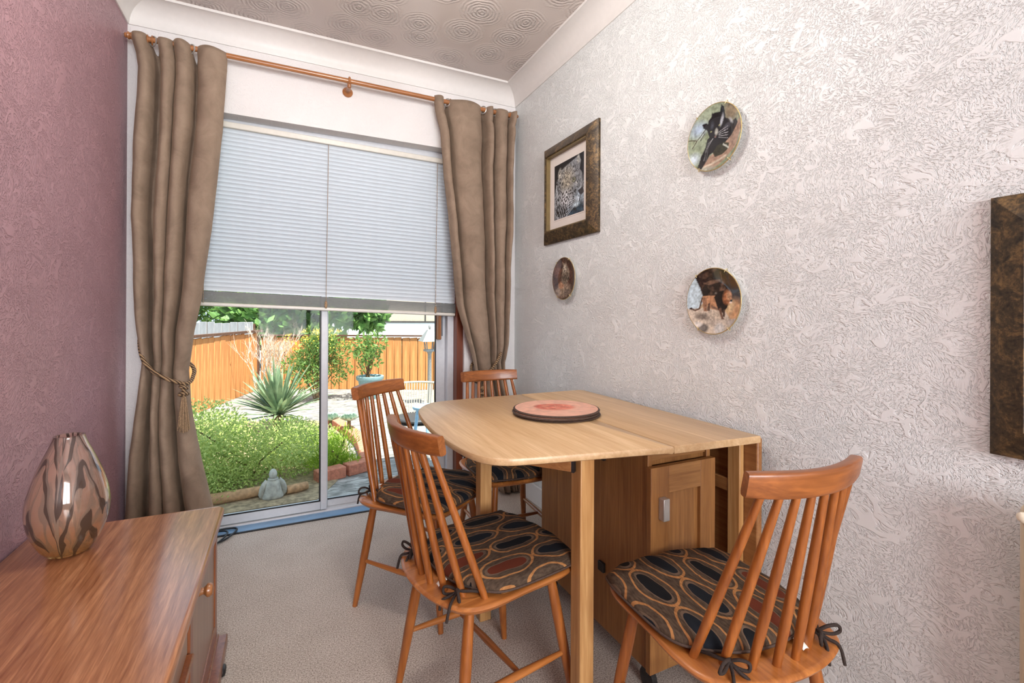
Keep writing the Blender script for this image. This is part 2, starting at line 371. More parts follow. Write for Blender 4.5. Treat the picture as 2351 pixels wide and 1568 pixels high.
def vase_mat():
    m, nt, b = newmat('amber_glass_with_brown_feathering')
    tc = N(nt, 'TexCoord'); sp = N(nt, 'SeparateXYZ'); nt.links.new(tc.outputs['Object'], sp.inputs[0])
    ang = M_(nt, 'ARCTAN2', sp.outputs[1], sp.outputs[0])
    a = M_(nt, 'MULTIPLY', M_(nt, 'ADD', ang, 0.75), 4/(2*PI)); tri = M_(nt, 'ABSOLUTE', M_(nt, 'SUBTRACT', M_(nt, 'FRACT', a), 0.5))
    v = coords(nt, (11, 11, 6)); wob = noise(nt, v, 1.0, 2, 0.5, 0.4)
    z = M_(nt, 'ADD', M_(nt, 'MULTIPLY', sp.outputs[2], 8.5), M_(nt, 'MULTIPLY', M_(nt, 'POWER', tri, 0.6), -2.6)); z = M_(nt, 'ADD', z, M_(nt, 'MULTIPLY', wob, 2.6))
    fr = M_(nt, 'ABSOLUTE', M_(nt, 'SUBTRACT', M_(nt, 'FRACT', z), 0.5))
    wid = M_(nt, 'MULTIPLY', M_(nt, 'SUBTRACT', noise(nt, v, 1.9, 2), 0.36), 0.72)
    band = M_(nt, 'LESS_THAN', fr, wid)
    thin = M_(nt, 'MULTIPLY', M_(nt, 'LESS_THAN', tri, 0.03), 0.55)
    k = M_(nt, 'MAXIMUM', M_(nt, 'MULTIPLY', band, 0.92), thin)
    hb = M_(nt, 'MULTIPLY', sp.outputs[2], 3.2, clamp=True)
    body = ramp(nt, hb, [(0.0, S(226, 176, 104)), (0.35, S(238, 206, 182)), (1.0, S(234, 206, 194))])
    col = mix(nt, k, body, S(48, 28, 22))
    nt.links.new(col, b.inputs['Base Color'])
    nt.links.new(M_(nt, 'SUBTRACT', 0.84, M_(nt, 'MULTIPLY', k, 0.6)), b.inputs['Transmission Weight'])
    b.inputs['Roughness'].default_value = 0.05; b.inputs['IOR'].default_value = 1.3; b.inputs['Coat Weight'].default_value = 0.6; b.inputs['Coat Roughness'].default_value = 0.03
    return m
M['vase'] = vase_mat()
# outdoors
M['fence'] = wood('orange_brown_fence_board', S(176, 112, 58), S(220, 158, 96), 'z', 0.8, 0, 1.0)
M['fence_dark'] = plain('weathered_rail_and_gap_shade', S(92, 62, 44), 0.9, 0, 0.15)  # also colours the sheet that darkens the gaps between boards
M['fence_grey'] = wood('grey_weathered_board', S(132, 132, 134), S(176, 176, 176), 'z', 0.9)
def leaf_mat(name, c1, c2, sc=25, trans=0.35):
    m, nt, b = newmat(name); f = noise(nt, coords(nt), sc, 3)
    c = ramp(nt, f, [(0.32, c1), (0.68, c2)]); nt.links.new(c, b.inputs['Base Color']); b.inputs['Roughness'].default_value = 0.55
    out = nt.nodes['Material Output']; tr = N(nt, 'BsdfTranslucent'); nt.links.new(c, tr.inputs[0]); mx = N(nt, 'MixShader'); mx.inputs[0].default_value = trans
    nt.links.new(b.outputs[0], mx.inputs[1]); nt.links.new(tr.outputs[0], mx.inputs[2]); nt.links.new(mx.outputs[0], out.inputs[0]); return m
M['leaf_bright'] = leaf_mat('bright_green_leaf', S(122, 154, 72), S(214, 226, 138))
M['leaf_mid'] = leaf_mat('mid_green_leaf', S(78, 116, 58), S(140, 168, 84))
M['leaf_dark'] = leaf_mat('dark_green_leaf', S(62, 108, 50), S(136, 178, 92), 6)
M['leaf_lime'] = leaf_mat('lime_leaf', S(120, 160, 40), S(180, 206, 70))
M['leaf_yucca'] = leaf_mat('grey_green_blade', S(84, 112, 84), S(150, 170, 128), 8, 0.2)
M['leaf_blue'] = leaf_mat('blue_green_leaf', S(130, 156, 138), S(188, 206, 186), 30, 0.2)
M['flower'] = plain('yellow_flower', S(232, 204, 74), 0.7, 0, 0.1)
M['twig'] = plain('dry_pale_twig', S(206, 190, 172), 0.9, 0, 0.1)
M['stem'] = plain('brown_stem', S(104, 84, 58), 0.85, 0, 0.15)
M['stone'] = plain('pale_grey_stone', S(164, 164, 156), 0.9, 0, 0.14, 30, 0.5)
M['soil'] = plain('dry_garden_soil', S(150, 132, 104), 0.95, 0, 0.25, 30, 0.8)
M['brick'] = plain('red_brick', S(186, 118, 94), 0.9, 0, 0.14, 40, 0.4)
M['log'] = plain('pale_log', S(176, 140, 104), 0.9, 0, 0.15)
M['pot'] = plain('blue_grey_glazed_pot', S(128, 160, 164), 0.4, 0, 0.06)
M['lamp_metal'] = plain('weathered_lantern_metal', S(150, 150, 146), 0.5, 0.2, 0.08)
M['render_white'] = plain('white_render', S(224, 230, 232), 0.8, 0, 0.02)
M['concrete'] = plain('beige_pebbledash', S(206, 192, 172), 0.95, 0, 0.08, 60)
M['dark_gap'] = plain('dark_joint', S(70, 68, 66), 0.9)
M['wicker'] = plain('pale_woven_cane', S(206, 196, 170), 0.7, 0, 0.1)
M['wicker_dark'] = plain('dark_chair_frame', S(52, 52, 54), 0.6, 0, 0.1)
M['blue_leg'] = plain('pale_blue_paint', S(142, 188, 220), 0.5)
def patio_mat():
    m, nt, b = newmat('weathered_grey_paving'); v = coords(nt, (14, 34, 1), (0, 0, math.radians(20)))
    f = noise(nt, v, 0.55, 6, 0.65, 0.9)
    nt.links.new(ramp(nt, f, [(0.36, S(92, 90, 86)), (0.5, S(136, 132, 126)), (0.64, S(180, 176, 170))]), b.inputs['Base Color']); b.inputs['Roughness'].default_value = 0.9
    bump(nt, b, f, 0.5, 0.01); return m
M['patio'] = patio_mat()

# ------------------------------------------------------------------ room shell
struct('floor', MB().box(XL-.02, XR+.02, YF, YB, -.10, 0), M['carpet'], smooth=0)
struct('ceiling', MB().box(XL-.2, XR+.2, YF-.1, YB+.27, CEIL, CEIL+.15), M['ceiling'], smooth=0)
struct('wall_left', MB().box(XL-.15, XL, YF, YB+.25, -.1, CEIL), M['wall_mauve'], smooth=0)
struct('wall_right', MB().box(XR, XR+.15, YF, YB+.25, -.1, CEIL), M['wall_white'], smooth=0)
OX0, OX1, OZ = -.59, .985, 2.092
wb = MB().box(XL, OX0, YB, YB+.25, -.1, CEIL); wb.box(OX1, XR, YB, YB+.25, -.1, CEIL); wb.box(OX0, OX1, YB, YB+.25, OZ, CEIL)
struct('wall_back', wb, M['wall_back'], smooth=0)
wf = MB().box(XL-.15, -.42, YF-.15, YF, -.1, CEIL); wf.box(1.08, XR+.15, YF-.15, YF, -.1, CEIL); wf.box(-.42, 1.08, YF-.15, YF, 2.2, CEIL); wf.box(-.42, 1.08, YF-.15, YF, -.1, .70)  # opening added in this unseen wall to let the rear fill in
struct('wall_front', wf, M['wall_back'], smooth=0)
# coving: concave quarter profile swept along a wall
def coving(name, pts2):
    # profile (distance from wall d, drop below ceiling e)
    prof = [(0, .105), (.006, .105)]
    for i in range(9):
        q = i/8*PI/2; prof.append((.008+.088*(1-math.cos(q))*1.0, .100-.088*math.sin(q)))
    prof += [(.100, .012), (.104, .012), (.104, 0), (0, 0)]
    mb = MB()
    n = len(prof)
    vs = [pts2(0, d, e) for d, e in prof] + [pts2(1, d, e) for d, e in prof]
    mb.add(vs, [(i, (i+1) % n, n+(i+1) % n, n+i) for i in range(n)] + [tuple(range(n)), tuple(reversed(range(n, 2*n)))])
    return struct(name, mb, M['coving'], smooth=35)
coving('trim_1', lambda t, d, e: ((XL+d) if t == 0 else (XR-d), YB-d, CEIL-e))
coving('trim_2', lambda t, d, e: (XR-d, (YB-d) if t == 0 else YF, CEIL-e))
coving('trim_3', lambda t, d, e: (XL+d, (YB-d) if t == 0 else YF, CEIL-e))
struct('baseboard_right', MB().box(XR-.016, XR, YF, YB, 0, .11), M['white_paint'], bevel=.004)
struct('baseboard_left', MB().box(XL, XL+.016, YF, YB-.0, 0, .11), M['white_paint'], bevel=.004)
struct('baseboard_back', MB().box(OX1+.004, XR-.016, YB-.016, YB, 0, .11), M['white_paint'], bevel=.004)
struct('trim_4', MB().box(OX0, OX1, YB, YB+.115, -.06, .004), M['threshold'], smooth=0)
struct('trim_5', MB().box(OX0, OX1, YB-.008, YB+.002, -.02, .006), M['rubber'], smooth=0)

# sliding patio door
door = bpy.data.objects.new('door_1', None); COL.objects.link(door); door['kind'] = 'structure'
fr = MB().box(OX0, OX0+.045, 2.795, 2.89, 0, OZ); fr.box(.905, .945, 2.795, 2.89, 0, OZ); fr.box(OX0, .945, 2.795, 2.89, OZ-.05, OZ); fr.box(OX0, .945, 2.795, 2.89, -.03, .012)
obj('door_frame', fr, M['alu'], door, bevel=.003)
lp = MB().box(-.545, -.505, 2.805, 2.835, .016, 2.04); lp.box(.180, .213, 2.800, 2.838, .016, 2.04); lp.box(-.505, .180, 2.805, 2.835, .016, .062); lp.box(-.505, .180, 2.805, 2.835, 2.0, 2.04)
obj('sliding_panel_frame', lp, M['alu'], door, bevel=.003)
rp = MB().box(.190, .220, 2.845, 2.875, .012, 2.04); rp.box(.845, .905, 2.845, 2.875, .012, 2.04); rp.box(.220, .845, 2.845, 2.875, .012, .052); rp.box(.220, .845, 2.845, 2.875, 2.0, 2.04)
obj('fixed_panel_frame', rp, M['alu'], door, bevel=.003)
obj('glass_pane', MB().box(-.505, .180, 2.818, 2.824, .062, 2.0), M['glass'], door, smooth=0)
obj('glass_pane', MB().box(.220, .845, 2.858, 2.864, .052, 2.0), M['glass'], door, smooth=0)
sm = MB().box(.838, .846, 2.842, 2.850, .052, 2.0); sm.box(.220, .846, 2.842, 2.850, .052, .058); sm.box(-.505, .180, 2.803, 2.806, .062, .069); sm.box(.172, .181, 2.803, 2.806, .062, 2.0)
obj('glazing_seal', sm, M['rubber'], door, smooth=0)
obj('door_handle', MB().box(.846, .865, 2.79, 2.845, .945, 1.30), M['handle_wood'], door, bevel=.004)
lk = MB().box(.872, .889, 2.838, 2.846, .965, 1.22)
obj('door_lock', lk, M['grey_metal'], door, bevel=.002)
struct('trim_6', MB().box(.945, .985, 2.735, 2.89, 0, OZ), M['brown_trim'], bevel=.003)

# ------------------------------------------------------------------ dining chairs
HS = .405
def base_pt(i):
    u = (i-3.5)/3.5; th = u*.8
    return Vector((.164*math.sin(th)/math.sin(.8), -.17+.081*(1-math.cos(th))/(1-math.cos(.8)), HS))
def top_pt(i, dz=0):
    u = (i-3.5)/3.5
    return Vector((.120*u, -.236+.023*u*u, .763+dz))
def tube_tap(a, b, prof, n=12):
    a, b = Vector(a), Vector(b)
    return MB().tube([a.lerp(b, t) for t, r in prof], [r for t, r in prof], n)
SEAT = crom([(.165,.205),(.195,.150),(.197,.02),(.200,-.085),(.175,-.155),(.10,-.193),(0,-.206),(-.10,-.193),(-.175,-.155),(-.200,-.085),(-.197,.02),(-.195,.150),(-.165,.205),(-.09,.222),(0,.227),(.09,.222)], 5)
SEAT = [p for p in reversed(SEAT)]
if sum(SEAT[i-1].x*SEAT[i].y-SEAT[i].x*SEAT[i-1].y for i in range(len(SEAT))) < 0: SEAT.reverse()
def make_chair(label):
    t = thing('dining_chair', label, 'chair')
    mb = MB().prism(SEAT, 0, 0, [(.045, HS-.032), (.014, HS-.022), (.003, HS-.012), (0, HS-.006), (.004, HS-.001), (.010, HS)])
    obj('seat', mb, M['beech_y'], t, smooth=50)
    for i in range(8):
        a, b = base_pt(i), top_pt(i, .012); a = a - (b-a)*.012
        obj('spindle', tube_tap(a, b, [(0, .0085), (.25, .0098), (.55, .0096), (.8, .0084), (1, .0072)], 12), M['beech_z'], t)
    # crest rail: curved, rounded bar
    def crest(u, v):
        s = (v-.5)*2; x = .149*s; yc = -.2375+.036*s*s; zc = .7895+.002*s*s
        h = .0265*(1-.10*abs(s)**4); th = .0125*(1-.06*abs(s)**6)
        q = 2*PI*u; c, sn = math.cos(q), math.sin(q); e = .42
        dy = th*abs(c)**e*(1 if c >= 0 else -1); dz = h*abs(sn)**e*(1 if sn >= 0 else -1)
        tilt = .22
        return (x-dy*.48*s, yc+dy-dz*tilt*.9, zc+dz)
    mb = MB(); nu, nv = 24, 25; mb.grid(crest, nu, nv, True)
    mb.f.append(tuple(reversed(range(nu)))); mb.f.append(tuple((nv-1)*nu+i for i in range(nu)))
    obj('crest_rail', mb, M['beech_x'], t, smooth=50)
    ends = {}
    for sx in (-1, 1):
        for k, (tp, ft) in {'f': ((.125*sx, .150, HS-.02), (.173*sx, .208, 0)), 'r': ((.135*sx, -.115, HS-.02), (.178*sx, -.170, 0))}.items():
            obj('leg', tube_tap(tp, ft, [(0, .0125), (.3, .0150), (.55, .0146), (.8, .0120), (1, .0095)], 14), M['beech_z'], t)
            ends[(sx, k)] = (Vector(tp), Vector(ft))
    mids = []
    for sx in (-1, 1):
        a = ends[(sx, 'f')][0].lerp(ends[(sx, 'f')][1], .60); b = ends[(sx, 'r')][0].lerp(ends[(sx, 'r')][1], .56)
        obj('stretcher', tube_tap(a, b, [(0, .0065), (.3, .0095), (.5, .0108), (.7, .0095), (1, .0065)], 12), M['beech_y'], t); mids.append(a.lerp(b, .48))
    obj('stretcher', tube_tap(mids[0], mids[1], [(0, .0065), (.5, .0098), (1, .0065)], 12), M['beech_x'], t)
    return t
CH = [((.924, .780), -4.5, 'spindle back wooden chair nearest the camera, at the near end of the table'),
      ((.503, 1.246), -79.6, 'spindle back wooden chair beside the front table leg, its back towards the sideboard'),
      ((.487, 1.838), -140, 'spindle back wooden chair set angled between the glass door and the table'),
      ((.935, 1.985), 180, 'spindle back wooden chair at the far end of the table before the right curtain')]
chairs = []
first = make_chair(CH[0][2])
for i, ((x, y), a, lab) in enumerate(CH):
    c = first if i == 0 else dup(first)
    c.location = (x, y, 0); c.rotation_euler = (0, 0, math.radians(a)); c['label'] = lab; c['group'] = 'spindle back chairs round the table'; chairs.append(c)

# ------------------------------------------------------------------ seat cushions
PAD = crom([(.166,.212),(.192,.176),(.196,.05),(.188,-.045),(.150,-.092),(.08,-.128),(0,-.138),(-.08,-.128),(-.150,-.092),(-.188,-.045),(-.196,.05),(-.192,.176),(-.166,.212),(-.08,.232),(0,.236),(.08,.232)], 5)
PAD.reverse()
if sum(PAD[i-1].x*PAD[i].y-PAD[i].x*PAD[i-1].y for i in range(len(PAD))) < 0: PAD.reverse()
def make_cushion(label, seed):
    rnd = random.Random(seed); t = thing('seat_cushion', label, 'cushion')
    n = len(PAD); c = Vector((0, .05)); mb = MB(); vs = []; fs = []
    ph = [rnd.uniform(0, 6.28) for _ in range(6)]
    lev = [(.94, .0015), (.985, .006), (1.0, .0125), (.992, .020), (.965, .0268), (.92, .0318), (.80, .0365), (.62, .039), (.42, .0400), (.20, .0405)]
    for k, z in lev:
        for i, p in enumerate(PAD):
            q = c+(p-c)*k
            w = .0022*math.sin(q.x*38+ph[0])*math.sin(q.y*33+ph[1])+.0015*math.sin(q.x*70+q.y*50+ph[2])
            rip = .0022*math.sin(i*.9+ph[3])*math.sin(i*.37+ph[4]) if .9 < k < 1 else 0
            vs.append((q.x, q.y, HS+.001+z+(w if z > .015 else 0)+rip))
    L = len(lev)
    for k in range(L-1):
        for i in range(n): fs.append((k*n+i, k*n+(i+1) % n, (k+1)*n+(i+1) % n, (k+1)*n+i))
    fs.append(tuple(reversed(range(n)))); fs.append(tuple((L-1)*n+i for i in range(n)))
    obj('pad', mb.add(vs, fs), M['cushion'], t, smooth=80)
    obj('piping', MB().tube([(p.x*1.002, c.y+(p.y-c.y)*1.003, HS+.0125) for p in PAD], .0032, 6, closed=True), M['piping'], t, smooth=80)
    for sx, i in ((-1, 1), (1, 6)):
        b = base_pt(i); z = HS+.016; k = MB(); s = sx
        p0 = Vector((.150*s, -.094, z-.006))
        k.tube([p0, Vector((b.x+.02*s, b.y+.012, z)), Vector((b.x+.013*s, b.y-.006, z+.002)), Vector((b.x, b.y-.013, z))], .0036, 6)
        k.tube([p0+Vector((-.008*s, 0, 0)), Vector((b.x-.013*s, b.y+.006, z)), Vector((b.x-.011*s, b.y-.006, z)), Vector((b.x, b.y-.013, z))], .0036, 6)
        kn = Vector((b.x, b.y-.015, z)); k.sphere(kn, .0068, 10, 6)
        lp1 = [kn, kn+Vector((.016*s, -.012, .014)), kn+Vector((.036*s, -.020, .016)), kn+Vector((.044*s, -.020, .002)), kn+Vector((.026*s, -.014, -.004)), kn]
        lp2 = [kn, kn+Vector((-.010*s, -.016, .010)), kn+Vector((-.024*s, -.026, .006)), kn+Vector((-.022*s, -.026, -.008)), kn+Vector((-.006*s, -.012, -.006)), kn]
        for l in (lp1, lp2): k.tube(crom(l, 5, False), .0036, 6)
        k.tube(crom([kn, kn+Vector((.010*s, -.018, -.008)), kn+Vector((.022*s, -.034, -.016)), kn+Vector((.024*s, -.044, -.05))], 5, False), .0036, 6)
        k.tube(crom([kn, kn+Vector((-.004*s, -.020, -.008)), kn+Vector((-.016*s, -.036, -.020)), kn+Vector((-.018*s, -.040, -.042))], 5, False), .0036, 6)
        obj('tie', k, M['cord_dark'], t, smooth=80)
    lb = MB().grid(lambda u, v: (.052+.016*u, -.142-.024*v, HS+.017-.010*v*v+.003*math.sin(3*u)), 4, 6)
    obj('care_label', lb, M['tagwhite'], t, solid=.0006)
    return t
CL = ['oval patterned brown cushion tied to the chair nearest the camera', 'oval patterned brown cushion on the chair beside the front table leg',
      'oval patterned dark cushion on the angled chair in front of the glass door', 'oval patterned dark cushion on the far chair behind the table']
for i, c in enumerate(chairs):
    q = make_cushion(CL[i], 11+i); q.location = c.location; q.rotation_euler = c.rotation_euler; q['group'] = 'matching seat cushions'

# ------------------------------------------------------------------ folding oak table
TZ = .743
tb = thing('folding_table', 'pale oak drop leaf table with a cupboard under its centre', 'table', (0, 0, 0))
LEAF = crom([(.957,.964),(.76,1.002),(.565,1.040),(.490,1.062),(.446,1.110),(.424,1.20),(.414,1.36),(.420,1.52),(.440,1.69),(.462,1.765),(.510,1.838),(.580,1.872),(.75,1.884),(.957,1.886)], 6, False)
LEAF = LEAF
CEN = [Vector(p) for p in ((.958,.964),(1.276,.940),(1.280,1.866),(1.262,1.884),(.958,1.886))]
def ccw(L): return L if sum(L[i-1].x*L[i].y-L[i].x*L[i-1].y for i in range(len(L))) > 0 else list(reversed(L))
def slab(out, z0, z1, r=.006): return MB().prism(ccw(out), 0, 0, [(r*.9, z0), (r*.25, z0+r*.4), (0, z0+r), (0, z1-r), (r*.25, z1-r*.4), (r*.9, z1)])
obj('table_leaf', slab(LEAF, TZ-.021, TZ), M['oak_y'], tb, smooth=35)
obj('centre_top', slab(CEN, TZ-.021, TZ, .003), M['oak_y'], tb, smooth=35)
obj('hanging_leaf', MB().box(1.284, 1.306, .955, 1.865, .17, TZ-.012), M['oak_edge'], tb, bevel=.005)
cx0, cx1, cy0, cy1 = .944, 1.194, 1.052, 1.672
cb = MB().box(cx0, cx0+.016, cy0, cy1, .075, TZ-.022); cb.box(cx1-.016, cx1, cy0, cy1, .075, TZ-.022); cb.box(cx0+.016, cx1-.016, cy0, cy1, .075, .095)
cb.box(cx0+.016, cx1-.016, cy1-.016, cy1, .095, TZ-.022); cb.box(cx0+.016, cx1-.016, cy0+.012, cy1-.016, .66, .676)
obj('cupboard', cb, M['oak_z'], tb, bevel=.0015)
obj('apron_rail', MB().box(cx0+.016, cx1-.016, cy0+.006, cy0+.022, .676, TZ-.022), M['oak_x'], tb, bevel=.001)
dr = MB().box(cx0-.006, cx0+.062, cy0-.020, cy0-.001, .075, .664); dr.box(cx1-.062, cx1, cy0-.020, cy0-.001, .075, .664)
d1 = obj('cupboard_door', dr, M['oak_z'], tb, bevel=.0012)
for z0, z1 in ((.585, .664), (.075, .150)): obj('door_rail', MB().box(cx0+.062, cx1-.062, cy0-.020, cy0-.001, z0, z1), M['oak_x'], d1, bevel=.0012)
obj('door_panel', MB().box(cx0+.058, cx1-.058, cy0-.008, cy0-.002, .14, .60), M['oak_z'], d1, smooth=0)
obj('door_pull', MB().box(cx0+.022, cx0+.045, cy0-.042, cy0-.020, .515, .578), M['steel'], d1, bevel=.002)
for x, y in ((.726, 1.062), (.653, 1.585)):
    obj('leg', MB().box(x-.022, x+.022, y-.024, y+.024, 0, TZ-.0215), M['oak_leg'], tb, bevel=.003)
obj('leg', MB().box(1.262, 1.296-.014, 1.00, 1.045, 0, TZ-.022), M['oak_leg'], tb, bevel=.003)
obj('leg', MB().box(1.262, 1.296-.014, 1.70, 1.745, 0, TZ-.022), M['oak_leg'], tb, bevel=.003)
obj('gate_rail', MB().box(1.264, 1.280, 1.045, 1.70, .545, .585), M['oak_edge'], tb, bevel=.002)
obj('gate_rail', MB().box(1.264, 1.280, 1.045, 1.70, .14, .18), M['oak_edge'], tb, bevel=.002)
br = MB(); br.m = Matrix.Translation((.61, 1.175, 0)) @ Matrix.Rotation(math.radians(-52), 4, 'Z'); br.box(-.155, .140, -.012, .012, .682, TZ-.0215)
b1 = obj('leaf_support', br, M['oak_edge'], tb, bevel=.002)
br = MB(); br.m = Matrix.Translation((.61, 1.175, 0)) @ Matrix.Rotation(math.radians(-52), 4, 'Z'); br.box(.140, .147, -.0125, .0125, .681, TZ-.0215)
obj('end_cap', br, M['black'], b1)
for z in (.26, .625):
    obj('catch', MB().box(cx0-.010, cx0+.001, 1.248, 1.278, z, z+.030), M['black'], tb, bevel=.002)
for x, y in ((.975, 1.08), (1.165, 1.08), (.975, 1.64), (1.165, 1.64)):
    k = MB(); k.m = Matrix.Translation((x, y, .028)) @ Matrix.Rotation(PI/2, 4, 'Y'); k.lathe([(.020, -.012), (.028, -.009), (.028, .009), (.020, .012)], 16)
    k.m = Matrix.Identity(4); k.box(x-.016, x+.016, y-.012, y+.012, .045, .075)
    obj('caster', k, M['black'], tb)

# ------------------------------------------------------------------ raster painter for printed pictures
class Art:
    def __init__(s, n, base, seed=1):
        s.n = n; s.im = np.zeros((n, n, 3)); s.im[:] = S(*base); s.r = np.random.RandomState(seed)
        y, x = np.mgrid[0:n, 0:n]; s.x = (x+.5)/n; s.y = (y+.5)/n
    def ns(s, k):
        g = s.r.rand(k+1, k+1); fx = s.x*k; fy = s.y*k; ix = np.minimum(fx.astype(int), k-1); iy = np.minimum(fy.astype(int), k-1); fx -= ix; fy -= iy
        fx = fx*fx*(3-2*fx); fy = fy*fy*(3-2*fy)
        return (g[iy, ix]*(1-fx)+g[iy, ix+1]*fx)*(1-fy)+(g[iy+1, ix]*(1-fx)+g[iy+1, ix+1]*fx)*fy
    def fbm(s, k): return (s.ns(k)*.5+s.ns(k*2)*.3+s.ns(k*4)*.2)
    def put(s, a, col, amt=1.0, var=.25, k=14):
        a = np.clip(a, 0, 1)*amt; c = np.array(S(*col))*(1+var*(s.fbm(k)-.5)*2)[..., None]
        s.im = s.im*(1-a[..., None])+np.clip(c, 0, 1)*a[..., None]
    def poly(s, pts, col, soft=.012, **k):
        pts = np.array(pts); ins = np.zeros((s.n, s.n), bool); d = np.full((s.n, s.n), 9.)
        for (x0, y0), (x1, y1) in zip(pts, np.roll(pts, -1, 0)):
            c = ((y0 > s.y) != (y1 > s.y)) & (s.x < (x1-x0)*(s.y-y0)/(y1-y0+1e-12)+x0); ins ^= c
            d = np.minimum(d, s.seg(x0, y0, x1, y1))
        s.put(np.clip(np.where(ins, d, -d)/soft+.5, 0, 1), col, **k)
    def seg(s, x0, y0, x1, y1):
        dx, dy = x1-x0, y1-y0; t = np.clip(((s.x-x0)*dx+(s.y-y0)*dy)/(dx*dx+dy*dy+1e-12), 0, 1)
        return np.hypot(s.x-x0-t*dx, s.y-y0-t*dy)
    def line(s, pts, w, col, **k):
        d = np.full((s.n, s.n), 9.)
        for (a, b), (c, e) in zip(pts, pts[1:]): d = np.minimum(d, s.seg(a, b, c, e))
        s.put(np.clip((w-d)/(w*.5)+.3, 0, 1), col, **k)
    def ell(s, cx, cy, rx, ry, col, rot=0, soft=.12, **k):
        c, q = math.cos(rot), math.sin(rot); u = ((s.x-cx)*c+(s.y-cy)*q)/rx; v = (-(s.x-cx)*q+(s.y-cy)*c)/ry
        s.put(np.clip((1-np.hypot(u, v))/soft, 0, 1), col, **k)
    def fur(s, k=34, amt=.5):
        g = s.ns(k)*.6+s.ns(k*2)*.4; s.im = np.clip(s.im*(1+amt*2*(g-.5))[..., None], 0, 1); return s
    def at(s, u, v):
        i = min(s.n-1, max(0, int(v*s.n))); j = min(s.n-1, max(0, int(u*s.n))); return s.im[i, j]
def set_cols(o, cols):
    a = o.data.color_attributes.new('Col', 'FLOAT_COLOR', 'POINT')
    a.data.foreach_set('color', np.array([(*c, 1) for c in cols], 'f').ravel())
def panther():
    a = Art(160, (150, 162, 140), 3)
    a.put(a.fbm(5)*1.6-.5, (108, 118, 84)); a.ell(.20, .28, .22, .16, (168, 186, 204), soft=.8); a.ell(.82, .2, .22, .22, (130, 116, 92), soft=.6); a.ell(.12, .74, .16, .14, (176, 188, 196), soft=.8)
    for p in ([(.02,.40),(.16,.44),(.34,.30)], [(.16,.44),(.08,.54)], [(.22,.46),(.30,.38)], [(.78,.12),(.9,.06)]): a.line(p, .008, (62, 52, 42))
    a.poly([(.24,.93),(.40,.76),(.62,.70),(.97,.36),(1,.5),(.9,.76),(.6,.95),(.4,1)], (158, 132, 114)); a.line([(.3,.92),(.55,.88),(.72,.84)], .02, (190, 176, 156)); a.ell(.3, .98, .3, .08, (160, 160, 146), soft=.5)
    a.poly([(.20,.90),(.24,.72),(.32,.60),(.36,.48),(.60,.40),(.90,.34),(.93,.42),(.80,.56),(.62,.68),(.40,.74),(.28,.94)], (30, 30, 34))
    a.poly([(.35,.32),(.38,.20),(.50,.12),(.62,.14),(.70,.26),(.78,.32),(.84,.40),(.70,.46),(.60,.56),(.50,.58),(.42,.52),(.38,.42)], (28, 28, 33))
    a.poly([(.28,.28),(.26,.22),(.34,.22),(.40,.28),(.38,.36)], (26, 26, 32)); a.poly([(.60,.16),(.65,.04),(.69,.10),(.70,.24),(.64,.26)], (30, 30, 34)); a.poly([(.42,.22),(.46,.10),(.52,.16)], (30, 30, 34))
    a.ell(.63, .27, .035, .12, (190, 196, 204), rot=.3, soft=.6, amt=.8); a.ell(.53, .42, .04, .07, (206, 206, 196), soft=.7, amt=.85); a.ell(.80, .34, .03, .08, (176, 180, 182), rot=-.6, soft=.7, amt=.8)
    a.ell(.43, .385, .022, .014, (150, 152, 110), soft=.5); a.ell(.585, .335, .022, .014, (150, 152, 110), soft=.5); a.ell(.45, .30, .05, .10, (70, 74, 84), rot=.2, soft=.9, amt=.8); a.ell(.72, .40, .09, .06, (84, 86, 94), rot=-.4, soft=.9, amt=.8); a.ell(.51, .49, .022, .02, (120, 96, 92), soft=.4)
    for k in range(5): a.line([(.57,.44+.02*k),(.74,.40+.045*k)], .004, (196, 196, 200), amt=.7); a.line([(.47,.50),(.36-.01*k,.56+.03*k)], .004, (150, 150, 152), amt=.6)
    a.poly([(.46,.72),(.54,.64),(.66,.62),(.76,.66),(.76,.74),(.64,.80),(.50,.80)], (52, 52, 40)); 
    for k in range(5): a.ell(.66+.022*k, .655+.018*k, .014, .020, (206, 210, 198), soft=.5)
    a.line([(.34,.62),(.30,.80)], .012, (96, 98, 98), amt=.7); a.line([(.37,.62),(.34,.82)], .01, (86, 86, 88), amt=.7); return a.fur(30, .45)
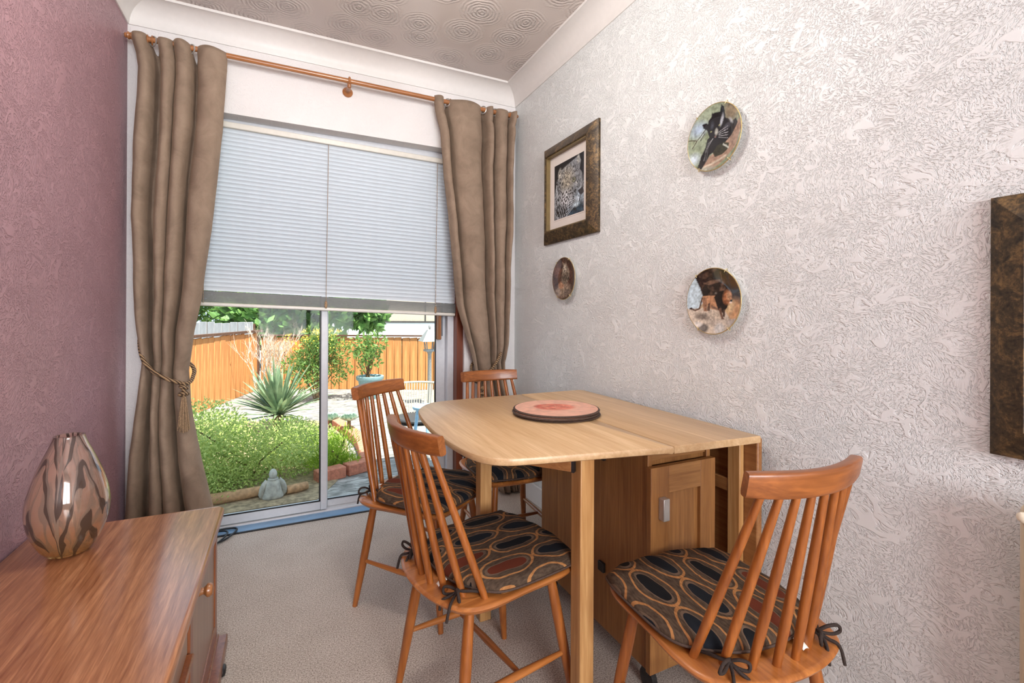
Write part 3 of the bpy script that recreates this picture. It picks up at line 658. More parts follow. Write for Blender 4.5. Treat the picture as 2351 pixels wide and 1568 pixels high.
def lion():
    a = Art(160, (184, 160, 128), 5)
    a.poly([(0,0),(.25,0),(.3,.5),(.2,.62),(0,.62)], (182, 200, 208), var=.05)
    a.poly([(.16,.1),(.3,-.1),(1.1,-.1),(1.1,.55),(.84,.56),(.80,.42),(.30,.46)], (46, 36, 30), var=.6); a.put((a.fbm(9)-.52)*3*(a.y < .42)*(a.x > .24), (120, 92, 74), .8)
    a.poly([(.30,.22),(.42,.18),(.62,.17),(.62,.21),(.40,.25)], (118, 92, 74), amt=.7); a.line([(.64,.06),(.65,.25)], .012, (98, 80, 66), amt=.8)
    a.ell(.90, .66, .22, .24, (196, 146, 96), soft=.7); a.ell(.78, .58, .14, .14, (214, 186, 142), soft=.8)
    a.poly([(0,.62),(.3,.60),(.7,.66),(.82,.80),(.9,.76),(1,.8),(1,1),(0,1)], (196, 182, 164), var=.3); a.ell(.28, .74, .16, .07, (118, 108, 98), soft=.6); a.ell(.5, .82, .2, .08, (182, 170, 156), soft=.5); a.ell(.32, .92, .12, .09, (112, 106, 100), soft=.4); a.ell(.62, .92, .12, .10, (200, 196, 190), soft=.4); a.ell(.84, .82, .12, .06, (176, 164, 154), soft=.5); a.ell(.22, .86, .09, .05, (206, 200, 192), soft=.4)
    a.poly([(.27,.42),(.40,.41),(.56,.42),(.62,.52),(.60,.64),(.46,.62),(.36,.56),(.28,.52)], (188, 140, 104)); a.poly([(.44,.56),(.60,.62),(.58,.64),(.46,.61)], (120, 96, 82))
    a.poly([(.27,.44),(.36,.44),(.37,.66),(.30,.65)], (146, 108, 82)); a.poly([(.38,.54),(.43,.52),(.42,.65),(.37,.65)], (92, 70, 56))
    a.line([(.27,.45),(.24,.54),(.22,.61),(.14,.64),(.07,.61)], .016, (92, 72, 58)); a.ell(.07, .61, .025, .02, (44, 36, 32))
    a.poly([(.50,.44),(.58,.36),(.70,.34),(.78,.44),(.74,.60),(.66,.68),(.58,.64)], (38, 32, 28), var=.5); a.ell(.53, .38, .03, .02, (106, 100, 92), soft=.5)
    a.ell(.74, .45, .10, .13, (150, 98, 66), soft=.4, var=.7, k=30); a.ell(.77, .43, .06, .10, (196, 152, 116), soft=.6, var=.8, k=36); a.ell(.81, .50, .025, .02, (40, 34, 34)); a.ell(.80, .525, .03, .018, (226, 214, 200), soft=.5)
    a.poly([(.58,.62),(.63,.60),(.66,.74),(.70,.78),(.64,.78)], (112, 84, 68)); a.poly([(.66,.64),(.70,.62),(.70,.74),(.66,.74)], (72, 56, 48)); return a.fur(32, .5)
def small_cat():
    a = Art(120, (84, 58, 48), 8); a.put(a.fbm(6)*1.8-.6, (52, 36, 32)); a.ell(.2, .3, .18, .2, (112, 76, 62), soft=.7)
    a.ell(.48, .78, .40, .22, (150, 130, 112), soft=.5, var=.9, k=20); a.ell(.34, .66, .16, .11, (176, 132, 104), soft=.5); a.ell(.62, .84, .2, .1, (110, 96, 86), soft=.4, var=.8, k=26)
    a.poly([(.34,.56),(.40,.26),(.50,.12),(.62,.20),(.72,.34),(.70,.52),(.58,.62),(.44,.64)], (120, 106, 92), var=.9, k=26)
    a.ell(.50, .26, .10, .12, (190, 178, 160), soft=.5, var=.9, k=30); a.poly([(.42,.18),(.42,.08),(.49,.14)], (150, 130, 110)); a.poly([(.54,.14),(.60,.08),(.60,.19)], (150, 130, 110)); a.ell(.46, .25, .018, .014, (30, 26, 24)); a.ell(.54, .25, .018, .014, (30, 26, 24)); a.ell(.50, .32, .03, .02, (60, 46, 42))
    for k in range(12): a.line([(.40+.025*k, .42+.03*(k % 3)), (.42+.025*k, .50+.03*(k % 3))], .010, (40, 34, 32), amt=.8)
    return a.fur(30, .6)
def spotted_cat():
    a = Art(200, (24, 26, 32), 12)
    a.poly([(.02,1),(.0,.55),(.08,.34),(.18,.18),(.30,.12),(.62,.06),(.84,.02),(.9,.12),(.86,.26),(1,.4),(1,1)], (128, 132, 136), var=.7, k=24)
    a.ell(.45, .36, .30, .30, (168, 162, 146), soft=.7, var=.6, k=30); a.ell(.40, .66, .26, .20, (184, 186, 188), soft=.7, var=.6, k=30); a.ell(.86, .72, .2, .16, (150, 164, 176), soft=.6, var=.7, k=24); a.ell(.75, .93, .4, .16, (44, 62, 76), soft=.5, var=1.2, k=24)
    a.ell(.20, .20, .09, .14, (186, 184, 174), rot=.2, soft=.7, var=.8, k=30); a.ell(.82, .08, .06, .1, (176, 176, 170), soft=.6); a.ell(.1, .55, .03, .3, (190, 196, 200), rot=-.1, soft=.8, amt=.7); a.ell(.97, .25, .06, .3, (26, 30, 40), soft=.6)
    r = random.Random(4)
    for k in range(210):
        x, y = r.uniform(.08, .8), r.uniform(.1, .95); s = .011+.016*y*r.uniform(.6, 1.3)
        if (x-.68)**2+(y-.40)**2 > .012 and (x-.86)**2+(y-.68)**2 > .02: a.ell(x, y, s*.8, s*1.15, (30, 28, 28), rot=r.uniform(-.6, .6), soft=.4)
    a.ell(.68, .40, .085, .055, (26, 26, 28), rot=.25, soft=.3); a.ell(.68, .40, .055, .042, (176, 178, 150), rot=.2, soft=.3); a.ell(.675, .395, .026, .030, (18, 18, 20), soft=.3); a.ell(.76, .47, .05, .018, (214, 216, 210), rot=.6, soft=.6)
    a.poly([(.80,.62),(.96,.58),(1,.68),(.90,.72)], (56, 52, 56)); a.line([(.88,.72),(.86,.80),(.72,.86)], .012, (40, 42, 48)); 
    for k in range(7): a.line([(.84,.72+.012*k),(.52-.02*k,.70+.05*k)], .0045, (214, 224, 230), amt=.75)
    for k in range(4): a.line([(.1+.07*k,.78),(.2+.07*k,.98)], .014, (26, 28, 32), amt=.8)
    a.ell(.76, .84, .14, .06, (196, 214, 224), soft=.8, amt=.8); return a.fur(44, .75)
def rose_mat():
    a = Art(120, (228, 172, 146), 21); a.put(a.fbm(3)*1.4-.5, (214, 150, 122), .6, .1); a.ell(.50, .46, .27, .22, (214, 116, 88), rot=.2, soft=.25, var=.3)
    for k in range(5): a.ell(.48+.03*k-.04, .44+.012*k, .22-.04*k, .17-.03*k, (196, 84, 62) if k % 2 == 0 else (224, 130, 98), rot=.5+k*.7, soft=.3, var=.35, k=18)
    for k in range(6): 
        q = k*1.1; a.line([(.5+.20*math.cos(q), .46+.14*math.sin(q)), (.5+.13*math.cos(q+.6), .46+.10*math.sin(q+.6)), (.5+.03*math.cos(q+1), .46+.03*math.sin(q+1))], .007, (236, 160, 128), amt=.7)
    return a.fur(16, .22)

# ------------------------------------------------------------------ decorative plates on the right wall
def hang_plate(label, cy, cz, r, art, group=None):
    X0 = XR-.006
    t = thing('decorative_plate', label, 'plate', (X0, cy, cz))
    t.rotation_euler = Matrix(((0, 0, -1), (-1, 0, 0), (0, 1, 0))).to_euler()      # local x -> towards camera (-Y), y -> up, z -> into the room
    obj('plate_body', MB().lathe([(r*.55, 0), (r*.62, .004), (r*.97, .0165), (r*.985, .0185), (r*.965, .0190), (r*.72, .0125), (r*.60, .0090)], 72), M['porcelain'], t, smooth=60)
    obj('gilt_rim', torus(MB(), (0, 0, .0185), (0, 0, 1), r*.98, .0016, 72, 6), M['gilt'], t, smooth=80)
    K, Q = 60, 190; vs = []; cols = []; fs = []
    for k in range(K+1):
        f = k/K; z = .0098+(0 if f < .6 else (.0095)*((f-.6)/.4)**1.3)
        for q in range(Q):
            w = 2*PI*q/Q; x, y = math.cos(w)*f, math.sin(w)*f
            vs.append((x*r*.968, y*r*.968, z+.0006)); cols.append(art.at(.5+x*.5, .5-y*.5))
    for k in range(K):
        for q in range(Q): fs.append((k*Q+q, k*Q+(q+1) % Q, (k+1)*Q+(q+1) % Q, (k+1)*Q+q))
    p = obj('painted_face', MB().add(vs, fs), M['glaze'], t, smooth=80); set_cols(p, cols)
    for w in (62, 128, 238, 305):
        w = math.radians(w); d = Vector((math.cos(w), math.sin(w), 0))
        obj('wire_hook', MB().tube(crom([d*r*.6+Vector((0, 0, -.002)), d*r*1.0+Vector((0, 0, .012)), d*(r*1.02)+Vector((0, 0, .020)), d*r*.93+Vector((0, 0, .0215))], 4, False), .0014, 6), M['brass'], t, smooth=80)
    return t
G = 'painted plates hung on the right wall'
hang_plate('round plate painted with a black panther, the highest plate on the white wall', 1.139, 1.703, .113, panther())['group'] = G
hang_plate('round plate painted with a standing lion on rocks', 1.139, 1.149, .114, lion())['group'] = G
hang_plate('small looking dark brown painted plate hung below the framed leopard picture', 2.086, 1.289, .111, small_cat())['group'] = G

# ------------------------------------------------------------------ framed pictures
def picture(label, y0, y1, z0, z1, art, w=.062, rz=.042):
    t = thing('picture_frame', label, 'picture', (XR, (y0+y1)/2, (z0+z1)/2))
    t.rotation_euler = Matrix(((0, 0, -1), (-1, 0, 0), (0, 1, 0))).to_euler()
    W, H = (y1-y0)/2, (z1-z0)/2
    rings = [(0, .001), (0, .012), (.004, .015), (w*.5, .030), (w*.86, rz-.002), (w*.93, rz), (w, rz-.003), (w, .012), (w, .001)]
    vs = []; fs = []
    for ins, z in rings:
        a, b = W-ins, H-ins; vs += [(-a, -b, z), (a, -b, z), (a, b, z), (-a, b, z)]
    L = len(rings)
    for k in range(L):
        for i in range(4): fs.append((k*4+i, k*4+(i+1) % 4, ((k+1) % L)*4+(i+1) % 4, ((k+1) % L)*4+i))
    obj('frame_moulding', MB().add(vs, fs), M['bronze'], t, smooth=25)
    li = MB()
    a, b = W-w, H-w
    for bx in ((-a, -a+.006, -b, b), (a-.006, a, -b, b), (-a, a, -b, -b+.006), (-a, a, b-.006, b)): li.box(*bx, .012, rz-.006)
    obj('gilt_slip', li, M['slip'], t, smooth=0)
    obj('mount', MB().box(-a, a, -b, b, .010, .0125), M['mat_card'], t, smooth=0)
    if art:
        px, py = .140, .146; n = 200
        mb = MB().grid(lambda u, v: (-px+2*px*u, py-2*py*v, .0135), n, n)
        p = obj('print', mb, M['print'], t, smooth=0); set_cols(p, [art.at(i/(n-1)*.999, j/(n-1)*.999) for j in range(n) for i in range(n)])
        bv = MB()
        for q in ((-px-.006, px+.006, -py-.006, -py), (-px-.006, px+.006, py, py+.006), (-px-.006, -px, -py, py), (px, px+.006, -py, py)): bv.box(*q, .0126, .0140)
        obj('bevelled_edge', bv, M['mat_card'], t, smooth=0)
    return t
picture('bronze framed picture of a spotted leopard face in a cream mount', 1.803, 2.313, 1.490, 2.021, spotted_cat())['group'] = 'bronze framed pictures'
picture('bronze picture frame cut off by the right edge of the view, at eye level', -.063, .447, .818, 1.345, None)['group'] = 'bronze framed pictures'

# ------------------------------------------------------------------ placemats on the table
ra = rose_mat()
for k, lab in enumerate(('round dark edged placemat at the bottom of the stack on the table', 'round dark edged placemat in the middle of the stack', 'round salmon pink placemat with a red rose, topmost of the stack')):
    t = thing('placemat', lab, 'placemat', (.882+(.004, -.004, .003)[k], 1.462+(.0, -.004, .002)[k], TZ+.0075*k+.0003), .2*k, 'stack of placemats')
    r = .156
    obj('board', MB().lathe([(r-.006, 0), (r-.001, .0015), (r, .0035), (r-.0015, .0056), (r-.006, .0066), (.02, .0066)], 64), M['piping'], t, smooth=50)
    K, Q = 40, 96; vs = []; cols = []; fs = []
    for a in range(K+1):
        for q in range(Q):
            w = 2*PI*q/Q; x, y = math.cos(w)*a/K, math.sin(w)*a/K; vs.append((x*(r-.007), y*(r-.007), .0069)); 
            c2, s2 = math.cos(.55), math.sin(.55); cols.append(ra.at(.5+(x*c2-y*s2)*.5, .5-(x*s2+y*c2)*.5))
    for a in range(K):
        for q in range(Q): fs.append((a*Q+q, a*Q+(q+1) % Q, (a+1)*Q+(q+1) % Q, (a+1)*Q+q))
    p = obj('printed_top', MB().add(vs, fs), M['print'], t, smooth=80); set_cols(p, cols)

# ------------------------------------------------------------------ curtain pole
PZ, PY = 2.338, 2.632
pl = thing('curtain_pole', 'varnished wooden curtain pole above the glass door', 'curtain pole', (0, 0, 0))
obj('rod', MB().tube([(-.628, PY, PZ), (.3, PY, PZ), (1.255, PY, PZ-.004)], .0125, 16), M['pole'], pl)
for s, x in ((-1, -.622), (1, 1.250)):
    k = MB(); k.m = Matrix.Translation((x, PY, PZ-.002)) @ Matrix.Rotation(s*PI/2, 4, 'Y')
    k.lathe([(.0125, -.006), (.016, -.003), (.016, .002), (.011, .005), (.015, .010), (.0185, .018), (.0175, .027), (.010, .034), (.0065, .037), (.0085, .041), (.0105, .047), (.0085, .053), (.003, .056)] if s > 0 else [(.0125, -.006), (.016, -.003), (.016, .002), (.011, .004), (.016, .009), (.0165, .014), (.010, .018), (.012, .021), (.009, .026), (.003, .028)], 20)
    obj('finial', k, M['pole'], pl)
k = MB(); torus(k, (.302, PY, PZ), (1, 0, 0), .0165, .0062, 20, 8)
k.m = Matrix.Translation((.302, 2.712, PZ-.028)) @ Matrix.Rotation(PI/2, 4, 'X'); k.lathe([(.026, 0), (.027, .006), (.020, .010), (.012, .016), (.010, .040), (.010, .078)], 20); k.m = Matrix.Identity(4); k.tube([(.302, PY+.006, PZ-.030), (.302, PY, PZ-.014)], .010, 10)
obj('bracket', k, M['pole'], pl)
for x in (-.565, -.548, -.49, -.435, -.42, .86, 1.005, 1.02, 1.12, 1.165):
    obj('ring', torus(MB(), (x, PY, PZ-.003), (1, .12, 0), .0185, .0032, 20, 6), M['pole'], pl)

# ------------------------------------------------------------------ curtains and tiebacks
def fold(u, ridges, A, B):
    for a, b in ridges:
        if a <= u <= b:
            t = (u-a)/(b-a)*2-1; return -A*(max(0, 1-abs(t)**2.4))**.62
    prev = max([b for a, b in ridges if b < u], default=0); nxt = min([a for a, b in ridges if a > u], default=1)
    t = (u-prev)/(nxt-prev+1e-9); return B*math.sin(PI*t)**.6
def curtain(label, LT, RT, ridges, tie_z, seed):
    t = thing('curtain', label, 'curtain', (0, 0, 0), group='brown curtains beside the glass door'); rnd = random.Random(seed)
    ph = [rnd.uniform(0, 6.28) for _ in range(8)]; zt, zb = 2.352, .018
    def fn(u, v):
        f = fold(u, ridges, 1, 1); head = max(0, 1-v/.045)
        z = zt+(zb-zt)*v
        if v < .06: z += (1-v/.06)*(-.060*max(f, 0)**1.5+.008*min(f, 0)-.004*math.sin(u*19+ph[0]))
        xl, xr = lerp_tab(LT, z), lerp_tab(RT, z); w = xr-xl
        A = .050+.010*min(1, max(0, (tie_z-z)/tie_z)); B = .056
        k = math.exp(-((z-tie_z)/.10)**2); A *= 1-.25*k; B *= 1-.5*k
        A *= 1-.28*math.exp(-((z-2.262)/.016)**2)+.10*math.exp(-((z-2.315)/.03)**2)
        uu = u+.005*math.sin(z*4+ph[1]+u*5)+.003*math.sin(z*11+ph[2])
        f = fold(min(1, max(0, uu)), ridges, A, B)
        y = PY+.006+f+.003*math.sin(z*17+u*9+ph[3])+.002*math.sin(z*41+u*23+ph[4])
        y = min(y, YB-.022)
        pinch = .0035*math.exp(-((z-2.262)/.012)**2)
        return (xl+w*u+.002*math.sin(z*9+u*12+ph[5]), y+pinch, z)
    obj('drape', MB().grid(fn, 190, 110), M['curtain'], t, smooth=80, solid=.003)
    return t
LL = [(2.33,-.622),(2.27,-.608),(2.20,-.599),(1.92,-.613),(1.53,-.622),(1.29,-.611),(1.02,-.597),(.88,-.580),(.68,-.600),(.43,-.622),(.2,-.640),(0,-.645)]
LR = [(2.31,-.259),(1.97,-.272),(1.72,-.297),(1.43,-.326),(1.16,-.356),(1.017,-.385),(.834,-.406),(.67,-.392),(.42,-.353),(.19,-.308),(0,-.290)]
RL = [(2.30,.764),(2.16,.800),(1.96,.822),(1.71,.849),(1.41,.883),(1.156,.911),(1.0,.952),(.82,1.008),(.767,1.018),(.6,1.06),(.35,1.13),(0,1.195)]
RR = [(2.32,1.282),(1.98,1.262),(1.54,1.258),(1.19,1.245),(.92,1.232),(.81,1.212),(.6,1.235),(.3,1.285),(0,1.305)]
cL = curtain('long brown curtain by the mauve wall, left of the glass door', LL, LR, [(0,.17),(.27,.42),(.425,.61),(.68,1.0)], .81, 3)
cR = curtain('long brown curtain in the corner by the white wall, right of the glass door', RL, RR, [(0,.11),(.17,.55),(.61,.70),(.74,.90),(.93,1.0)], .75, 5)
for t, xs in ((cL, (-.545, -.47, -.40)), (cR, (.845, 1.07, 1.145, 1.245))):
    for x in xs: obj('eyelet', torus(MB(), (x, PY+.004, PZ-.004), (1, .9, 0), .0215, .0035, 20, 6), M['steel'], t)
def tieback(label, hook, front, knot, tas):
    t = thing('curtain_tieback', label, 'curtain tieback', (0, 0, 0), group='rope tiebacks')
    obj('rope', MB().tube(crom([hook]+front, 8, False), .0085, 10), M['rope'], t, smooth=80)
    k = Vector(knot); mb = MB(); torus(mb, k+Vector((0, 0, .012)), (.3, .2, 1), .013, .0075, 18, 8); torus(mb, k+Vector((0, 0, -.018)), (-.2, .3, 1), .015, .0085, 18, 8); torus(mb, k+Vector((0, 0, -.002)), (1, .2, .3), .011, .007, 18, 8); mb.tube([k+Vector((0, 0, .035)), k+Vector((0, 0, -.03))], .009, 10)
    obj('knot', mb, M['rope'], t, smooth=80)
    r = random.Random(2); mb = MB(); b = k+Vector((0, 0, -.030))
    for i in range(46):
        q = r.uniform(0, 6.28); a = r.uniform(.002, .012); e = r.uniform(.8, 1.0)
        mb.tube([b+Vector((a*.6*math.cos(q), a*.6*math.sin(q), 0)), b+Vector((a*1.4*math.cos(q), a*1.4*math.sin(q), -tas*.5*e)), b+Vector((a*2.0*math.cos(q), a*2.0*math.sin(q)*.8, -tas*e))], .0024, 5)
    obj('tassel', mb, M['tassel'], t, smooth=80)
    obj('wall_hook', MB().tube(crom([Vector(hook)+Vector((0, .02, 0)), Vector(hook)+Vector((0, -.012, 0)), Vector(hook)+Vector((0, -.016, .014))], 4, False), .003, 8), M['brass'], t)
    return t
tieback('twisted rope tieback with a hanging tassel around the left curtain', (-.598, 2.695, 1.022),
        [(-.588,2.630,.965),(-.568,2.592,.895),(-.530,2.580,.842),(-.483,2.574,.808),(-.440,2.577,.788),(-.404,2.592,.778),(-.388,2.630,.800),(-.400,2.690,.850),(-.50,2.700,.93),(-.596,2.698,1.010)], (-.412, 2.566, .752), .165)
tieback('twisted rope tieback around the right curtain, above the far chair', (1.226, 2.695, .965),
        [(1.205,2.640,.935),(1.178,2.598,.870),(1.145,2.582,.818),(1.100,2.574,.765),(1.058,2.577,.720),(1.022,2.595,.700),(1.012,2.635,.735),(1.03,2.690,.80),(1.13,2.700,.89),(1.224,2.698,.958)], (1.050, 2.564, .655), .15)

# ------------------------------------------------------------------ venetian blind
bl = thing('venetian_blind', 'pale blue grey venetian blind lowered over the top of the glass door', 'blind', (.20, 2.768, 0))
BX0, BX1 = -.735, .743
def slatfn(u, v):
    a = math.radians(60); c = (v-.5)*.0250; sag = .0022*(1-(2*v-1)**2)
    return (BX0+(BX1-BX0)*u, c*math.cos(a)+sag*math.sin(a), -c*math.sin(a)+sag*math.cos(a))
sl0 = None; NS = 39
for k in range(NS):
    t_ = k/(NS-1); z = 2.016-(2.016-1.206)*t_
    if sl0 is None: s_ = sl0 = obj('slat', MB().grid(slatfn, 2, 7), M['blind'], bl, smooth=60)
    else: s_ = sl0.copy(); COL.objects.link(s_); s_.parent = bl
    s_.location = (0, 0, z); s_.rotation_euler = (math.radians(0 if t_ < .86 else -16*(t_-.86)/.14), .020+.017*t_, 0)
hb = obj('headrail', MB().box(BX0, BX1, -.020, .016, -.015, .015), M['blind_rail'], bl, (0, 0, 2.040), (0, .020, 0), bevel=.004)
sk = MB()
for i in range(13): sk.box(BX0, BX1, -.012, .012, .0012+.0042*i, .0012+.0042*i+.0033)
obj('slat_stack', sk, M['blind_stack'], bl, (0, 0, 1.136), (0, .037, 0), smooth=0)
obj('bottom_rail', MB().box(BX0, BX1, -.013, .013, -.010, .010), M['blind_rail'], bl, (0, 0, 1.126), (0, .037, 0), bevel=.006)
for x in (-.565, 0, .615):
    obj('ladder_cord', MB().tube([(x+.01, -.0135, 2.03-.02*x), (x, -.0145, 1.13-.037*x)], .0012, 6), M['tassel'], bl)
    if x != -.565: obj('cord_end', MB().sphere((x, -.017, 1.150-.037*x), (.008, .006, .022), 10, 8), M['tassel'], bl)
ch = MB()
for i in range(64): ch.sphere((.615+.004*math.sin(i), -.0215, 2.01-.0134*i-.02*.6), .0024, 6, 5)
obj('bead_chain', ch, M['mat_card'], bl)

# ------------------------------------------------------------------ low teak cabinet, vase, cable
sb = thing('sideboard', 'low teak cabinet along the mauve wall with a round wooden knob', 'cabinet', (0, 0, 0))
SY0, SY1 = .22, 1.816
obj('top', slab(crom([(XL+.006,SY0),(-.19,SY0),(-.177,SY0+.012),(-.177,SY1-.02),(-.196,SY1-.001),(XL+.006,SY1)], 1), .436, .468, .010), M['teak_y'], sb, smooth=35)
bd = MB().box(XL+.02, -.215, SY1-.032, SY1-.014, .05, .436); bd.box(XL+.02, -.215, 1.300, 1.318, .05, .436); bd.box(XL+.02, -.215, SY0+.01, SY0+.028, .05, .436); bd.box(XL+.02, XL+.034, SY0+.028, SY1-.032, .05, .436); bd.box(XL+.034, -.215, SY0+.028, SY1-.032, .05, .066); bd.box(XL+.034, -.222, SY0+.028, 1.300, .285, .300)
obj('carcass', bd, M['teak_z'], sb, bevel=.002)
dd = MB().box(-.214, -.196, 1.312, 1.352, .062, .430); dd.box(-.214, -.196, SY1-.060, SY1-.016, .062, .430); dd.box(-.214, -.196, 1.352, SY1-.060, .062, .105); dd.box(-.214, -.196, 1.352, SY1-.060, .395, .430)
dr_ = obj('door', dd, M['teak_z'], sb, bevel=.003)
obj('door_panel', MB().box(-.213, -.200, 1.350, SY1-.058, .10, .40), M['teak_pale'], dr_, smooth=0)
k = MB(); k.m = Matrix.Translation((-.201, 1.462, .372)) @ Matrix.Rotation(PI/2, 4, 'Y'); k.lathe([(.013, 0), (.010, .006), (.0085, .012), (.012, .016), (.0165, .020), (.0170, .026), (.013, .032), (.004, .0345)], 24)
obj('knob', k, M['pole'], dr_)
dw = obj('drawer', MB().box(-.215, -.199, SY0+.03, 1.298, .318, .430), M['teak_pale'], sb, bevel=.003)
ml = MB()
for a, z0, z1 in ((-.186, .302, .312), (-.190, .292, .302), (-.193, .284, .292)): ml.box(-.215, a, SY0+.02, 1.305, z0, z1)
obj('drawer_lip', ml, M['teak_z'], dw, bevel=.0035)
pm = MB()
for a, z0, z1 in ((-.196, .052, .060), (-.190, .040, .052), (-.178, .030, .040), (-.166, .012, .046)): pm.box(-.225, a, SY0+.01, SY1-.012, z0, z1)
obj('plinth', pm, M['teak_z'], sb, bevel=.003)
for y in (1.675, .35): obj('foot', MB().box(-.20, -.158, y-.02, y+.02, 0, .022), M['black'], sb, bevel=.008)
for y in (1.675, .35): obj('foot', MB().box(-.62, -.58, y-.02, y+.02, 0, .05), M['black'], sb, bevel=.008)
vz = thing('glass_vase', 'egg shaped amber glass vase with feathered brown streaks on the teak cabinet', 'vase', (-.513, 1.628, .4685))
vp = crom([(0.0345, .0), (0.0450, .004), (0.0638, .032), (0.0795, .075), (0.0851, .115), (0.0818, .155), (0.0705, .200), (0.0547, .245), (0.0390, .283), (0.0323, .303), (0.0319, .308)], 5, False)
prof = [(p.x, p.y) for p in vp]; inner = [(max(.002, r-.006), max(.008, z)) for r, z in reversed(prof[:-2])]
obj('vase_body', MB().lathe(prof+[(.0298, .3085)]+inner, 64, True, True), M['vase'], vz, smooth=60)
cbm = MB()
cbm.tube(crom([(-.40,2.66,.010),(-.31,2.76,.010),(-.245,2.77,.010),(-.215,2.745,.010),(-.235,2.68,.010),(-.275,2.63,.008),(-.36,2.585,.007)], 8, False), .0042, 8)
cbm.tube(crom([(-.40,2.64,.016),(-.33,2.725,.016),(-.275,2.735,.016),(-.252,2.705,.016),(-.265,2.65,.014),(-.300,2.605,.008),(-.37,2.57,.007)], 8, False), .0042, 8)
tag(obj('cable', cbm, M['rubber']), 'loops of black cable on the floor beside the curtain and the door threshold strip', 'cable')

# ------------------------------------------------------------------ radiator at the right edge
rd = thing('radiator', 'cream radiator at the right edge under the bronze frame', 'radiator', (0, 0, 0))
obj('panel', MB().box(1.240, 1.300, -.75, .384, .13, .752), M['cream'], rd, bevel=.016, seg=4)
rb = MB()
for i in range(30): rb.box(1.232, 1.245, -.70+.0355*i, -.70+.0355*i+.026, .15, .735)
obj('ribs', rb, M['cream'], rd, bevel=.006)
k = MB(); k.m = Matrix.Translation((1.2405, .3745, .727)) @ Matrix.Rotation(-PI/2, 4, 'Y'); k.lathe([(.010, 0), (.010, .004), (.007, .0075), (.002, .0085)], 20)
obj('valve_cap', k, M['ivory'], rd)
bk = MB().box(1.300, XR-.001, -.5, -.46, .3, .6); bk.box(1.300, XR-.001, .15, .19, .3, .6); obj('wall_bracket', bk, M['cream'], rd)
obj('pipe', MB().tube([(1.27, .30, .0), (1.27, .30, .14)], .008, 10), M['white_paint'], rd)

# ------------------------------------------------------------------ added glowing globe with flex and rose, added rear window, all out of view
lm = thing('added_fill_globe', 'unseen glowing globe added above the view to light the room', 'lamp', FILL_AT)
gm, gnt, gb = newmat('fill_globe_glow'); gb.inputs['Base Color'].default_value = (.8, .8, .8, 1); gb.inputs['Emission Color'].default_value = (1.0, .965, .92, 1); gb.inputs['Emission Strength'].default_value = FILL_L
obj('globe', MB().sphere((0, 0, 0), FILL_R, 32, 20), gm, lm)
obj('flex', MB().tube([(0, 0, FILL_R-.005), (0, 0, CEIL-FILL_AT[2]-.02)], .004, 8), M['white_paint'], lm)
obj('ceiling_rose', MB().lathe([(.02, CEIL-FILL_AT[2]-.03), (.05, CEIL-FILL_AT[2]-.015), (.05, CEIL-FILL_AT[2])], 24), M['white_paint'], lm)
wr = MB().box(-.42, -.36, YF-.10, YF-.04, .70, 2.2); wr.box(1.02, 1.08, YF-.10, YF-.04, .70, 2.2); wr.box(-.36, 1.02, YF-.10, YF-.04, .70, .76); wr.box(-.36, 1.02, YF-.10, YF-.04, 2.14, 2.2); wr.box(.30, .36, YF-.10, YF-.04, .76, 2.14)
struct('added_rear_window', wr, M['white_paint'])  # frame of the added window behind the camera

# ------------------------------------------------------------------ garden beyond the door
GZ = -.15
struct('patio', MB().box(-9, 12, 2.962, 24, GZ-.2, GZ), M['patio'], smooth=0)
soil = MB().prism(ccw([Vector(p) for p in ((-3, 3.42), (.20, 3.42), (.34, 3.70), (.50, 4.10), (.56, 5.0), (.46, 5.9), (-3, 7.2))]), 0, 0, [(0, GZ), (.0, GZ+.004), (.04, GZ+.010)])
struct('garden_bed', soil, M['soil'], smooth=0)
struct('trim_7', MB().box(OX0-.1, OX1+.1, 2.90, 3.06, GZ, -.02), M['stone'], smooth=0)
def fence(name, label, P0, P1, ztop, bw, mat, zbot=GZ, gap=.010, th=.018, rail=None, jit=.012, seed=1, group=None):
    r = random.Random(seed); P0, P1 = Vector((*P0, 0)), Vector((*P1, 0)); L = (P1-P0).length; ang = math.atan2(P1.y-P0.y, P1.x-P0.x)
    t = thing(name, label, 'fence', (P0.x, P0.y, zbot), ang, group); n = int(L/bw)
    protos = []
    for i in range(4):
        h = ztop-zbot-r.uniform(0, jit*2)
        m = MB().box(gap/2, bw-gap/2, -th/2, th/2, 0, h)
        m.v[4] = (m.v[4][0], m.v[4][1], h-r.uniform(0, jit)); m.v[7] = (m.v[7][0], m.v[7][1], m.v[4][2])
        protos.append(m)
    first = []
    for i in range(min(n, 100)):
        k = r.randrange(4)
        if i < 4: o = obj('board', protos[i], mat, t, bevel=.004, seg=1); first.append(o)
        else: o = first[k].copy(); COL.objects.link(o); o.parent = t
        o.location = (i*bw, r.uniform(-.004, .004), 0); o.rotation_euler = (0, r.uniform(-.006, .006), 0)
    obj('gap_shade_sheet', MB().box(0, L, th/2, th/2+.004, 0, ztop-zbot-jit*3.2), M['fence_dark'], t, smooth=0)  # dark sheet added to stop light leaking and shade the gaps
    for z in (.22, .78):
        obj('rail', MB().box(0, L, th/2+.004, th/2+.03, (ztop-zbot)*z-.03, (ztop-zbot)*z+.03), M['fence_dark'], t, smooth=0)
    if rail: obj('top_rail', MB().box(-.02, L+.02, -.03, .03, ztop-zbot-.006, ztop-zbot+rail), M['fence_dark'], t, smooth=0)
    return t
fence('garden_fence', 'orange brown board fence across the back of the garden behind the potted shrub', (-.36, 8.84), (3.7, 6.88), .735, .130, M['fence'], seed=2, rail=.018)
fence('garden_fence', 'orange brown board fence along the left of the garden behind the spiky plant', (-1.75, 4.75), (-.37, 8.84), .80, .155, M['fence'], seed=3, rail=.03, jit=.02)
